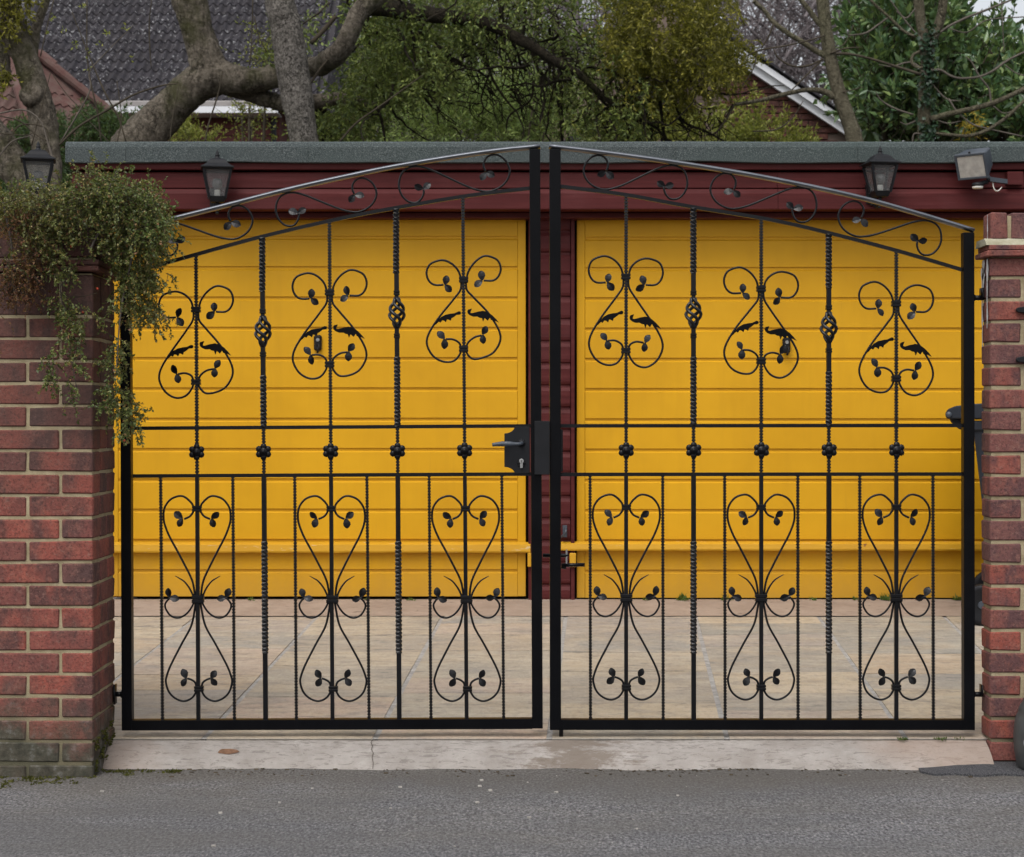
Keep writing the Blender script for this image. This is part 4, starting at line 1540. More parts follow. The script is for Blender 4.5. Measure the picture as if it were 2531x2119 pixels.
m.tube(cr([W(2300 + x / 7.645, 330 + y / 7.645, yfl + d) for x, y, d in ((1175, 900, .04), (1185, 1000, .035), (1215, 1070, .035), (1265, 1090, .04), (1310, 1060, .05), (1345, 1015, .062))], 5), .0031, 6)
m.build('cable', M['white_plastic'], FL, smooth=True)
m = MB()
p0, p1 = W(2300 + 1445 / 7.645, 330 + 975 / 7.645, GF), W(2300 + 1745 / 7.645, 330 + 725 / 7.645, GF)
m.box(p0.x, p1.x, GF - .008, GF + .03, p0.z, p1.z)
m.build('mounting_block', M['red_timber'], FL, bevel=.002)

# wheelie bin, seen from its side behind the right gate stile
YB_ = 8.62
BIN = thing('wheelie_bin', ((2404 - CX) * 8.62 / FPX, 8.62, .2), 'dark grey wheelie bin standing between the garage door and the right gate pillar', 'bin')


def BX(px):
    return (px - CX) * YB_ / FPX


def BZ(py):
    return EYE - (py - HY) * YB_ / FPX


m = MB()
zb_ = zdrive(8.7) + .04
zt_ = BZ(1058)
xa, xb = BX(2404), BX(2404) + .60
m.add([(xa + .10, YB_ + .04, zb_), (xb - .08, YB_ + .04, zb_), (xb - .08, YB_ + .50, zb_), (xa + .10, YB_ + .50, zb_), (xa, YB_, zt_), (xb, YB_, zt_), (xb, YB_ + .54, zt_), (xa, YB_ + .54, zt_)],
      [(0, 3, 2, 1), (4, 5, 6, 7), (0, 1, 5, 4), (1, 2, 6, 5), (2, 3, 7, 6), (3, 0, 4, 7)])
m.build('body', M['bin'], BIN, bevel=.02, seg=2)
m = MB()
m.box(BX(2376), BX(2404) + .63, YB_ - .012, YB_ + .55, BZ(1066), BZ(1040))
m.build('rim', M['bin'], BIN, bevel=.008)
m = MB()
ol = [(2341, 1035), (2338, 1023), (2344, 1012), (2362, 1004), (2400, 999), (2440, 997), (2560, 990), (2700, 1004), (2740, 1030), (2740, 1036)]
m.prism([(BX(a), BZ(b)) for a, b in ol] + [(BX(2372), BZ(1036))], YB_ - .02, YB_ + .56)
m.build('lid', M['bin'], BIN, bevel=.008)
m = MB()
m.prism([(BX(a), BZ(b)) for a, b in ((2343, 1030), (2350, 1046), (2364, 1058), (2380, 1066), (2400, 1064), (2392, 1046), (2372, 1034))], YB_ + .04, YB_ + .50)
m.build('handle', M['bin'], BIN, bevel=.008)
m = MB()
m.lathe([(.012, -.034), (.014, -.030), (.014, .0)], (BX(2348), YB_, BZ(1025)), 12, 'y')
m.build('lid_pin', M['grey_metal'], BIN, smooth=True)
for dy in (-.03, .50):
    c = Vector((BX(2428), YB_ + dy, zdrive(YB_ + dy + .03) + .097))
    m = MB()
    m.lathe([(.070, .0), (.088, -.004), (.097, .008), (.097, .036), (.088, .046), (.070, .042)], c, 26, 'y')
    w = m.build('wheel', M['black_plastic'], BIN, smooth=True)
    m = MB()
    m.lathe([(.016, -.006), (.02, .0), (.02, .04)], c, 14, 'y')
    for j in range(8):
        a = math.pi / 4 * j
        m.tube([c + Vector((.015 * math.cos(a), .02, .015 * math.sin(a))), c + Vector((.073 * math.cos(a), .02, .073 * math.sin(a)))], .009, 5)
    m.build('spokes', M['grey_metal'], w)
m = MB()
m.tube([(BX(2430), YB_ - .02, zdrive(YB_) + .097), (BX(2430), YB_ + .55, zdrive(YB_ + .5) + .097)], .012, 8)
m.build('axle', M['grey_metal'], BIN)

BIN.rotation_euler = (0, 0, R(-19))
# iron fixing on the right pillar, cut by the edge of the picture
yi = RF - .012
IR = thing('iron_bracket', W(2545, 828, yi), 'black iron bracket with two pointed arms on the right pillar', 'bracket')
m = MB()
for zz, k in ((767, 1), (890, 0)):
    out = [(2510, zz), (2514, zz - 6), (2531, zz - 9), (2560, zz - 9), (2560, zz + 9), (2531, zz + 7), (2514, zz + 5)]
    m.prism([(W(a, b, yi).x, W(a, b, yi).z) for a, b in out], yi - .008, yi + .008)
m.build('arm', M['black_plastic'], IR, bevel=.002)
m = MB()
m.box(W(2550, 0, yi).x, W(2566, 0, yi).x, yi - .008, yi + .012, W(0, 900, yi).z, W(0, 757, yi).z)
m.build('back_strip', M['black_plastic'], IR, bevel=.002)

# dark ribbed tub at the foot of the right pillar
ty = 6.10
tc = Vector((W(2508, 0, ty).x + .135, ty, .012))
TB = thing('plastic_tub', tc, 'dark grey ribbed plastic tub at the foot of the right pillar', 'tub')
m = MB()
prof = []
for u in np.linspace(0, 1, 26):
    r = .096 + .039 * math.sin(math.pi * min(1, u * .92 + .18)) ** .7
    if u > .55:
        r -= .05 * (u - .55) ** 1.3
    if u > .62 and int((u - .62) * 26) % 3 == 0:
        r -= .0035
    prof.append((r, u * .285))
prof += [(.085, .288), (.07, .27)]
m.lathe(prof, tc, 30)
tb = m.build('body', simple('grey_tub_plastic', (.058, .060, .060), .5, .4, .2, 18), TB, smooth=True)
m = MB()
a = math.atan2(-.93, -.38)
for aa in (-1.95, -2.6):
    c = tc + Vector((.1335 * math.cos(aa), .1335 * math.sin(aa), .095))
    vs = [c + Vector((-math.sin(aa) * .011 * math.cos(q) + math.cos(aa) * .003, math.cos(aa) * .011 * math.cos(q) + math.sin(aa) * .003, .016 * math.sin(q))) for q in np.linspace(0, 2 * math.pi, 14, endpoint=False)]
    m.add(vs, [tuple(range(14))])
m.build('pale_disc', simple('pale_disc', (.30, .30, .33), .5), TB)

# ------------------------------------------------------------------ plants: vectorised builders
def np_mesh(name, V, F, mat, smooth=False):
    """mesh from an (n,3) array and an (m,k) array of equal polygons"""
    me = bpy.data.meshes.new(name)
    V = np.ascontiguousarray(V, dtype=np.float32)
    F = np.ascontiguousarray(F, dtype=np.int32)
    k = F.shape[1]
    me.vertices.add(len(V))
    me.vertices.foreach_set('co', V.ravel())
    me.loops.add(F.size)
    me.loops.foreach_set('vertex_index', F.ravel())
    me.polygons.add(len(F))
    me.polygons.foreach_set('loop_start', np.arange(0, F.size, k, dtype=np.int32))
    me.materials.append(mat)
    me.update(calc_edges=True)
    me.validate()
    if smooth:
        me.polygons.foreach_set('use_smooth', [True] * len(me.polygons))
    return me


def unit(a):
    return a / np.maximum(np.linalg.norm(a, axis=-1, keepdims=True), 1e-9)


def leaves_np(P, Dr, L, Wd, fold=.18, curl=.1):
    """folded leaf quads at P along Dr"""
    n = len(P)
    Dr = unit(Dr)
    rnd = RNG.normal(size=(n, 3))
    S = unit(np.cross(Dr, rnd))
    Nn = np.cross(S, Dr)
    L = np.broadcast_to(np.asarray(L, float), (n,))[:, None]
    Wd = np.broadcast_to(np.asarray(Wd, float), (n,))[:, None]
    a = P
    tip = P + Dr * L - Nn * L * curl
    mid = P + Dr * L * .48
    s1 = mid + S * Wd / 2 + Nn * Wd * fold
    s2 = mid - S * Wd / 2 + Nn * Wd * fold
    V = np.stack([a, s1, tip, s2], 1).reshape(-1, 3)
    i = np.arange(n)[:, None] * 4
    F = np.concatenate([i + np.array([[0, 1, 2]]), i + np.array([[0, 2, 3]])], 1).reshape(-1, 3)
    return V, F


def tubes_np(paths, radii):
    """three sided tubes along paths (S, K, 3) with radii (S, K)"""
    S_, K, _ = paths.shape
    T = np.gradient(paths, axis=1)
    T = unit(T)
    ref = np.broadcast_to(np.array([.31, .87, .38]), T.shape)
    A = unit(np.cross(T, ref))
    B = np.cross(T, A)
    ring = []
    for j in range(3):
        an = 2 * math.pi * j / 3
        ring.append(paths + (A * math.cos(an) + B * math.sin(an)) * radii[..., None])
    V = np.stack(ring, 2).reshape(-1, 3)
    s = np.arange(S_)[:, None, None] * (K * 3)
    k = np.arange(K - 1)[None, :, None] * 3
    j = np.arange(3)[None, None, :]
    a = s + k + j
    b = s + k + (j + 1) % 3
    F = np.stack([a, b, b + 3, a + 3], -1).reshape(-1, 4)
    return V, F


def grow(P0, D0, length, K, grav, wiggle):
    """random curving paths; grav pulls down (negative: lifts)"""
    n = len(P0)
    P = [P0]
    Dr = unit(D0)
    st = (np.broadcast_to(np.asarray(length, float), (n,)) / (K - 1))[:, None]
    for _ in range(K - 1):
        Dr = unit(Dr + RNG.normal(size=(n, 3)) * wiggle + np.array([0, 0, -grav]))
        P.append(P[-1] + Dr * st)
    return np.stack(P, 1)


def in_ellipses(n, ells, Y0, Y1):
    """n points: ellipses are (column, row, half width, half height[, weight]) in the photograph, spread over the real depth Y0..Y1"""
    E = np.array([list(e) + [e[2] * e[3]] if len(e) == 4 else list(e[:4]) + [e[2] * e[3] * e[4]] for e in ells], float)
    pr = E[:, 4] / E[:, 4].sum()
    idx = RNG.choice(len(E), n, p=pr)
    r = np.sqrt(RNG.random(n))
    a = RNG.random(n) * 2 * math.pi
    px = E[idx, 0] + E[idx, 2] * r * np.cos(a)
    py = E[idx, 1] + E[idx, 3] * r * np.sin(a)
    Y = Y0 + (Y1 - Y0) * RNG.random(n)
    return np.stack([(px - CX) * Y / FPX, Y, EYE - (py - HY) * Y / FPX], 1)


def clumped(P, scale, keep, seed):
    """thin the points by a noise field, so that there are clumps and gaps"""
    out = [i for i, p in enumerate(P) if mnoise.noise(Vector((p[0] * scale + seed, p[1] * scale * .6, p[2] * scale))) + RNG.normal() * .12 > keep]
    return P[out]


def sprays(P0, D0, length, K, grav, wig, per, L, Wd, twig_r, spread=.9, first=.1):
    """twigs with leaves: returns leaf V, F and twig V, F"""
    paths = grow(P0, D0, length, K, grav, wig)
    S_ = len(paths)
    s = np.repeat(np.arange(S_), per)
    u = (first + (1 - first) * RNG.random(len(s))) * (K - 1)
    i = np.minimum(u.astype(int), K - 2)
    fr = (u - i)[:, None]
    P = paths[s, i] * (1 - fr) + paths[s, i + 1] * fr
    T = unit(paths[s, i + 1] - paths[s, i])
    Dv = unit(T + RNG.normal(size=T.shape) * spread)
    lv = leaves_np(P, Dv, L * (.65 + .7 * RNG.random(len(P))), Wd * (.7 + .6 * RNG.random(len(P))))
    rad = np.broadcast_to(np.linspace(1, .3, K), (S_, K)) * twig_r
    tw = tubes_np(paths, rad)
    return lv, tw


def joined(parts):
    V, F, b = [], [], 0
    for v, f in parts:
        V.append(v)
        F.append(f + b)
        b += len(v)
    return np.concatenate(V), np.concatenate(F)


def limb(parent, pts, Y, dias, mat, name='branch', n=12, k=6, wob=.12, dY=None, wsc=5.0):
    """trunk or branch: columns and rows of its axis, its depth and its diameters in photograph pixels"""
    ys = Y if isinstance(Y, (list, tuple)) else [Y] * len(pts)
    c = cr([W(a, b, y) for (a, b), y in zip(pts, ys)], k)
    yy = lerp_list(ys, len(c))
    dd = lerp_list(dias, len(c))
    m = MB()
    m.tube(c, [d * y / FPX / 2 for d, y in zip(dd, yy)], n, wob=wob, wsc=wsc)
    return m.build(name, mat, parent, smooth=True)


def down(px, py, Y, z=-.06):
    """photograph row at which depth Y meets height z"""
    return HY - (z - EYE) * FPX / Y
# ------------------------------------------------------------------ the small leaved shrub over the left wall
SH = thing('cotoneaster_shrub', (-1.5, 6.1, 1.0), 'small leaved shrub spilling over the left brick wall, green with rusty patches', 'shrub')
top_e = [(200, 508, 195, 40), (110, 520, 120, 34), (318, 530, 80, 62), (374, 575, 30, 42, 1.1), (255, 470, 60, 36), (212, 440, 24, 34, .8), (160, 484, 60, 16), (60, 520, 66, 30), (300, 462, 34, 40), (20, 500, 40, 26), (60, 560, 60, 40, .6), (30, 620, 40, 60, .35)]
low_e = [(320, 600, 72, 90), (330, 650, 54, 50), (300, 700, 44, 60), (312, 755, 50, 50), (365, 775, 34, 34), (392, 615, 20, 56, .6), (240, 610, 45, 40, .6), (150, 590, 70, 40, .6), (150, 650, 28, 40), (100, 560, 60, 45, .7),
         (262, 830, 18, 60, .9), (264, 920, 16, 60), (256, 990, 24, 50, 1.2), (292, 1000, 26, 40), (306, 1040, 20, 34, 1.1), (188, 770, 24, 36, .7), (140, 740, 26, 36, .6), (190, 890, 14, 46, .8), (122, 935, 10, 42), (124, 880, 10, 56, .7), (165, 810, 20, 40, .6), (175, 970, 12, 30, .6)]
red_e = [(30, 530, 55, 40), (40, 620, 60, 45), (45, 690, 45, 60), (20, 760, 30, 60, .7), (8, 830, 16, 40, .6), (70, 700, 26, 40)]
P1 = clumped(in_ellipses(2300, top_e, 5.86, 6.28), 8, -.10, 3)
P2 = clumped(in_ellipses(1350, low_e, 5.86, 5.975), 11, -.12, 8)
far_side = P2[:, 0] > LX + .01                  # beyond the corner the shrub also hangs behind the wall's face
P2[far_side, 1] += RNG.random(far_side.sum()) * .25
P3 = clumped(in_ellipses(430, red_e, 5.86, 5.96), 10, -.2, 1)


def dirs(n, x, y, z, s):
    return unit(np.array([[x, y, z]]) + RNG.normal(size=(n, 3)) * s)


lv1, tw1 = sprays(P1, dirs(len(P1), .35, -.35, .02, .75), .098, 8, .15, .20, 17, .0108, .0066, .0011, .7)
lv2, tw2 = sprays(P2, dirs(len(P2), .25, -.35, -.35, .7), .066, 7, .24, .22, 16, .0110, .0068, .0010, .8)
lv3, tw3 = sprays(P3, dirs(len(P3), .1, -.4, -.3, .7), .08, 7, .2, .25, 14, .0095, .0055, .0011, .75)
V, F = joined([lv1, lv2])
link('foliage', np_mesh('foliage', V, F, M['leaf_coto']), SH)
link('foliage', np_mesh('foliage', *lv3, M['leaf_rust']), SH)['label'] = 'rusty brown dead sprigs'
V, F = joined([tw1, tw2, tw3])
link('twigs', np_mesh('twigs', V, F, M['twig']), SH)
for pts, ys, d in (([(60, 470), (150, 505), (250, 480), (300, 510), (330, 600), (300, 760), (285, 950)], [6.15, 6.1, 6.0, 5.97, 5.95, 5.95, 5.95], [9, 9, 8, 7, 6, 4, 2]),
                   ([(240, 480), (262, 490), (268, 470), (290, 420)], [6.0, 5.93, 5.92, 5.92], [7, 6, 4, 2]),
                   ([(300, 500), (345, 560), (375, 620), (383, 690)], [5.97, 5.95, 6.0, 6.02], [6, 5, 4, 2]),
                   ([(8, 500), (20, 560), (28, 600), (30, 640)], [5.9, 5.9, 5.9, 5.9], [6, 6, 4, 3]),
                   ([(150, 560), (160, 690), (150, 720), (175, 880), (190, 960)], [5.97, 5.97, 5.97, 5.97, 5.97], [5, 3, 3, 2, 2]),
                                     ([(110, 598), (145, 597), (175, 585)], [5.92, 5.93, 5.97], [4, 4, 4]), ([(220, 625), (235, 592), (248, 570)], [5.92, 5.93, 5.97], [5, 6, 5]),
                   ([(100, 780), (150, 735), (190, 735), (240, 725)], [5.97, 5.97, 5.97, 5.97], [2, 2, 2, 2]),
                   ([(40, 740), (40, 780)], [5.95, 5.95], [2, 2])):
    limb(SH, pts, ys, d, M['twig_grey'] if d[0] > 4 else M['twig'], 'stem', 7, 5, .15)
m = MB()
for px, py, y in ((205, 772, 5.95), (241, 714, 5.94), (307, 1089, 5.95), (176, 610, 5.93)):
    m.ball(W(px, py, y), .004, .004, .004, 8, 5)
m.build('berry', M['berry'], SH, smooth=True)

# moss and debris at the foot of the left wall, weeds, loose stones
def tufts(name, n, xr, yr, zf, L, Wd, mat, label, cat=None, up=1.0, clump=None):
    P = np.stack([RNG.uniform(*xr, n), RNG.uniform(*yr, n), np.zeros(n)], 1)
    if clump:
        P = clumped(P, clump[0], clump[1], 5)
    P[:, 2] = [zf(p[0], p[1]) for p in P]
    V, F = leaves_np(P, dirs(len(P), 0, 0, up, .6), L * (.5 + RNG.random(len(P))), Wd)
    o = link(name, np_mesh(name, V, F, mat))
    return tag(o, label, cat, None, 'stuff')


# moss in a band that narrows towards the drive
n = 6500
xs = RNG.uniform(-1.95, -1.10, n)
wid = np.interp(xs, [-1.95, -1.6, -1.40, -1.1], [.24, .19, .15, .03]) * (.55 + .9 * np.array([abs(mnoise.noise(Vector((x * 7, 2, 0)))) * 1.6 for x in xs]))
ys = LF - .002 - RNG.random(n) ** 1.6 * wid
ys = np.where(xs > LX - .02, 6.12 - RNG.random(n) * (.03 + wid), ys)
P = clumped(np.stack([xs, ys, np.full(n, -.002)], 1), 20, .0, 9)
V, F = leaves_np(P, dirs(len(P), 0, -.1, .7, .9), .010 * (.3 + RNG.random(len(P))), .007)
tag(link('moss', np_mesh('moss', V, F, M['moss'])), 'moss and crumbs along the foot of the left wall', 'moss', None, 'stuff')
n = 900
zz = .0 + RNG.random(n) ** 1.5 * .12
yy = LF + .02 + RNG.random(n) * .28
P = clumped(np.stack([np.full(n, LX + .002), yy, zz + (yy - LF) * .10], 1), 24, .05, 2)
V, F = leaves_np(P, dirs(len(P), .9, -.2, .3, .6), .010, .008)
tag(link('moss', np_mesh('moss', V, F, M['moss'])), 'green moss on the drive side of the left wall', 'moss', None, 'stuff')
Wp = []
for px, w, n in ((1685, 9, 40), (1594, 5, 14), (1790, 8, 26), (2010, 6, 16), (2190, 12, 70), (2368, 9, 34), (620, 6, 12), (905, 4, 8), (1015, 6, 12), (2112, 6, 14)):
    c = W(px, 1487, YD - .03)
    q = np.stack([RNG.normal(c.x, w * .0021 * .6, n), RNG.normal(YD - .045, .012, n), np.full(n, zdrive(YD) + .004)], 1)
    Wp.append((q, .03 if n > 25 else .016))
V, F = joined([leaves_np(q, dirs(len(q), 0, -.25, .9, .55), L * (.5 + RNG.random(len(q))), .009) for q, L in Wp])
tag(link('weeds', np_mesh('weeds', V, F, M['weed'])), 'small green weeds along the foot of the garage doors', 'weeds', None, 'stuff')
n = 420
xs = np.interp(RNG.random(n), [0, 1], [(2220 - CX) * 6.26 / FPX, (2385 - CX) * 6.26 / FPX])
P = clumped(np.stack([xs, RNG.normal(6.262, .006, n), np.full(n, zdrive(6.26))], 1), 14, -.05, 4)
V, F = leaves_np(P, dirs(len(P), 0, -.3, .8, .6), .012, .0035)
tag(link('weeds', np_mesh('weeds', V, F, M['weed'])), 'thin grass in the seam under the right gate leaf', 'weeds', None, 'stuff')
m = MB()
for _ in range(50):
    y = 4.85 + 1.28 * RNG.random() ** .8
    x = (RNG.random() * 2700 - 80 - CX) * y / FPX
    r = .0011 + .0022 * RNG.random() ** 4
    a = RNG.random() * 3
    m.obox((x, y, r * .45), (r * math.cos(a) * 1.4, r * math.sin(a), 0), (-r * math.sin(a), r * math.cos(a), r * .2), (0, 0, r * .7))
for px, py in ((989, 1947), (1186, 1945), (1190, 1930), (1212, 1955), (1180, 1985), (1375, 1960), (545, 2011), (528, 2093), (252, 1958), (1308, 2022)):
    y = EYE * FPX / (py - HY)
    x = (px - CX) * y / FPX
    m.obox((x, y, .002), (.0055, .001, 0), (-.001, .0042, .0004), (0, 0, .0026))
tag(m.build('gravel', M['stone'], bevel=.0006), 'pale grit scattered over the road', 'grit', None, 'stuff')

m = MB()
for _ in range(420):
    x = RNG.uniform(-1.45, 1.62)
    y = 6.135 - .004 - .13 * RNG.random() ** 2.2 + .03 * mnoise.noise(Vector((x * 3.2, 1, 0)))
    if mnoise.noise(Vector((x * 5, 9, 2))) < -.12:
        continue
    r = .0012 + .0034 * RNG.random() ** 2.5
    a = RNG.random() * 3
    m.obox((x, y, .002), (r * math.cos(a) * 1.8, r * math.sin(a), 0), (-r * math.sin(a) * .7, r * math.cos(a) * .7, r * .3), (0, 0, r * .4))
tag(m.build('crumbs', simple('dark_crumbs', (.075, .060, .042), .9, .15, .6, 70)), 'dark crumbs and leaf bits gathered along the foot of the apron', 'debris', None, 'stuff')

# ------------------------------------------------------------------ houses behind
def roof_tiles(parent, E, yaw, pitch, us, vs, keep, mesh, gu, gv):
    ca, sa = math.cos(yaw), math.sin(yaw)
    U = Vector((ca, sa, 0))
    dn = Vector((sa, -ca, 0))                    # horizontal, downslope
    V_ = (-dn * math.cos(pitch) + Vector((0, 0, 1)) * math.sin(pitch))
    Nn = U.cross(V_)
    rot = Matrix((U, V_, Nn)).transposed().to_euler()
    n = 0
    for j in vs:
        for i in us:
            p = Vector(E) + U * (i * gu) + V_ * (j * gv) + Nn * .012
            if keep(*PX(p + U * gu / 2 + V_ * gv / 2)):
                link('tile', mesh, parent, p, rot)
                n += 1
    return n


def tile_mesh(w, L, waves, amp, mat, th=.022):
    m = MB()
    n = waves * 8
    a, b, c = [], [], []
    for i in range(n + 1):
        x = w * i / n
        z = amp * (1 + math.cos(2 * math.pi * waves * i / n)) ** 1.3 * .5
        a.append((x, 0, z + .026))
        b.append((x, L, z + .002))
        c.append((x, 0, z + .026 - th - .008))
    vs = a + b + c
    k = n + 1
    m.add(vs, [(i, i + 1, k + i + 1, k + i) for i in range(n)] + [(2 * k + i, 2 * k + i + 1, i + 1, i) for i in range(n)])
    return m.mesh('tile', mat, recalc=False)


YH = 29.0
hs = YH / FPX
HOUSE = thing('house', W(420, 300, YH + 4), 'house with a lichen spotted grey tile roof behind the left tree', 'house')
zeave = W(0, 256, YH).z
xr1 = W(800, 0, YH).x
xl1 = W(-120, 0, YH).x
pitch = R(40)
roof = link('roof', None, HOUSE, (0, YH, zeave))
m = MB()
q = 5.2
m.add([(xl1, YH, zeave), (xr1, YH, zeave), (xr1, YH + q * math.cos(pitch), zeave + q * math.sin(pitch)), (xl1, YH + q * math.cos(pitch), zeave + q * math.sin(pitch)),
       (xl1, YH + 9, zeave), (xr1, YH + 9, zeave)], [(0, 1, 2, 3), (3, 2, 5, 4), (1, 5, 2), (0, 3, 4)])
m.build('roof_deck', M['tile_dark'], roof, recalc=False)
TM = tile_mesh(.288, .42, 2, .030, M['tile_dark'])
eng = Vector((xl1, YH - .05, zeave - .02))
gv = 0
# rows as measured: 25.6 px apart; on a 40 degree roof seen from below that is this many metres of slope
for _g in np.linspace(.2, .6, 400):
    a = PX(eng)[1]
    b = PX(eng + Vector((0, _g * math.cos(pitch), _g * math.sin(pitch))))[1]
    if a - b >= 25.6:
        gv = float(_g)
        break
TM = tile_mesh(.288, gv + .06, 2, .048, M['tile_dark'], .03)
nt_ = roof_tiles(roof, eng, 0.0, pitch, range(0, 60), range(0, 12), lambda x, y: 60 < x < 800 and -30 < y < 262, TM, .288, gv)
m = MB()
m.box(W(180, 0, YH).x, W(690, 0, YH).x, YH - .16, YH - .03, W(0, 269, YH).z, W(0, 253, YH).z)
m.build('gutter', M['grey_gutter'], HOUSE, bevel=.02)
m = MB()
m.box(W(180, 0, YH).x, W(690, 0, YH).x, YH - .19, YH - .165, W(0, 284, YH).z, W(0, 268, YH).z)
m.box(W(180, 0, YH).x, W(690, 0, YH).x, YH - .164, YH + .30, W(0, 283.5, YH).z, W(0, 280.5, YH).z)
m.build('fascia', M['white_trim'], HOUSE)
m = MB()
m.box(W(180, 0, YH).x, W(684, 0, YH).x, YH + .32, YH + 8, 0, zeave)
m.build('wall', M['far_cladding'], HOUSE)
py = 281
while py < 420:
    m = MB()
    za, zb_ = W(0, py, YH + .3).z, W(0, py + 18.2, YH + .3).z
    m.add([(W(330, 0, YH).x, YH + .30, za), (W(684, 0, YH).x, YH + .30, za), (W(684, 0, YH).x, YH + .268, zb_), (W(330, 0, YH).x, YH + .268, zb_), (W(330, 0, YH).x, YH + .31, zb_), (W(684, 0, YH).x, YH + .31, zb_)],
          [(0, 1, 2, 3), (3, 2, 5, 4)])
    m.build('cladding_board', M['far_cladding'], HOUSE)
    py += 18.2
m = MB()
m.tube([(W(672, 0, YH).x, YH + .2, W(0, 268, YH).z), (W(672, 0, YH).x, YH + .2, 0)], .045, 8)
m.build('downpipe', M['black_plastic'], HOUSE)
m = MB()
m.box(W(318, 0, YH).x, W(338, 0, YH).x, YH + .22, YH + .3, W(0, 330, YH).z, W(0, 284, YH).z)
m.build('window', M['grey_gutter'], HOUSE)

# the red tiled roof in front of it
YR = 23.0
RED = thing('house', W(60, 300, YR + 3), 'low house with a mossy red tiled hip roof at the far left', 'house')
rr_ = link('roof', None, RED, (0, YR, 2))
TR = tile_mesh(.25, .40, 2, .028, M['tile_red'])
E1 = W(-60, 345, YR)


def right_of_hip(x, y):
    return y > 140 + (x - 100) * (262 - 140) / (255 - 100)


E2 = W(60, 372, YR - 2.2)
roof_tiles(rr_, E2, R(50), R(35), range(-3, 16), range(0, 12), lambda x, y: 55 < x < 300 and right_of_hip(x, y) and y < 375, TR, .25, .33)
roof_tiles(rr_, W(-80, 340, YR - 2.4), 0.0, R(35), range(0, 6), range(0, 9), lambda x, y: x < 75 and y > 168, TR, .25, .33)
a, b = W(60, 109, YR + .22), W(305, 301, YR - .2)
for i in range(9):
    p, q_ = a.lerp(b, i / 9), a.lerp(b, (i + 1.12) / 9)
    mm_ = MB()
    mm_.tube([p, q_], [.062, .050], 9)
    mm_.build('ridge_tile', M['tile_red'], rr_)
m = MB()
m.tube([W(72, 118, YR + .2), W(40, 195, YR - 1.4), W(75, 300, YR - 2.6), W(80, 350, YR - 2.6)], .075, 8)
m.build('hip_ridge', M['tile_red'], rr_, smooth=True)
m = MB()
m.add([W(72, 122, YR + .3), W(300, 302, YR), W(150, 420, YR - 1.6), W(60, 420, YR - 1.6), W(-200, 420, YR - 1.6), W(-200, 170, YR + .2)], [(0, 1, 2, 3), (0, 3, 4, 5)])
m.build('roof_deck', M['tile_red'], rr_, recalc=False)
m = MB()
a, b = W(-200, 420, YR - 1.2), W(150, 420, YR - 1.2)
m.box(a.x, b.x, YR - 1.2, YR + 4, 0, a.z)
m.build('wall', M['brick_far'], RED)

# brick gable with white bargeboards on the right
YK = 21.0
GAB = thing('house', W(1700, 330, YK + 3), 'brown brick house gable with white bargeboards behind the slender tree', 'house')
sl_ = (320 - 130) / (2120 - 1835)


def edge_y(x):
    return 130 + (x - 1835) * sl_


m = MB()
a = [(W(x, edge_y(x) + 22, YK).x, W(x, edge_y(x) + 22, YK).z) for x in (1600, 2300)]
xl_ = W(1210, 0, YK).x
m.prism([a[0], a[1], (a[1][0], 0), (xl_, 0), (xl_, a[1][1])], YK + .02, YK + .2)
m.build('wall', M['far_mortar'], GAB)
bm_ = {}
row = 0
z = .0
bh = .075
ZT = W(0, 120, YK).z
zrow = W(0, 935 / 4.667, YK).z
k = -14
while True:
    zz = zrow + k * bh
    k += 1
    if zz > ZT:
        break
    off = (k % 2) * .1125
    for i in range(-2, 9):
        x0 = W(1805, 0, YK).x + i * .225 + off
        pa, pb = PX((x0, YK, zz + bh)), PX((x0 + .215, YK, zz))
        if pa[0] < 1775 or pb[0] > 2090 or pa[1] < edge_y(pb[0]) + 18 or pa[1] > 352:
            continue
        if 'b' not in bm_:
            mm = MB()
            mm.box(0, .214, -.012, .03, .005, .068)
            bm_['b'] = mm.mesh('brick', M['brick_far'], bevel=.004)
        link('brick', bm_['b'], GAB, (x0, YK, zz))
for d0, d1, y0, y1, nm in ((-4, 13, YK - .16, YK - .10, 'bargeboard'), (11, 33, YK - .10, YK - .05, 'bargeboard')):
    m = MB()
    pr = [(x, edge_y(x) + d) for x, d in ((1790, d0), (2330, d0), (2330, d1), (1790, d1))]
    m.prism([(W(x, y, YK - .1).x, W(x, y, YK - .1).z) for x, y in pr], y0, y1)
    m.build(nm, M['white_trim'], GAB)
m = MB()
pr = [(x, edge_y(x) + d) for x, d in ((1790, -11), (2330, -11), (2330, -5), (1790, -5))]
m.prism([(W(x, y, YK).x, W(x, y, YK).z) for x, y in pr], YK - .2, YK + 6)
m.build('roof', M['tile_dark'], GAB)
m = MB()
pr = [(x, (edge_y(1600) * 2 - 0) * 0 + edge_y(1790) + (1790 - x) * sl_ + d) for x, d in ((1790, -11), (1250, -11), (1250, 30), (1790, 30))]
m.prism([(W(x, y, YK).x, W(x, y, YK).z) for x, y in pr], YK - .2, YK + 6)
m.build('roof', M['tile_dark'], GAB)
# ------------------------------------------------------------------ trees and shrubs behind the garage
def base_row(Y):
    return HY + (EYE + .06) * FPX / Y


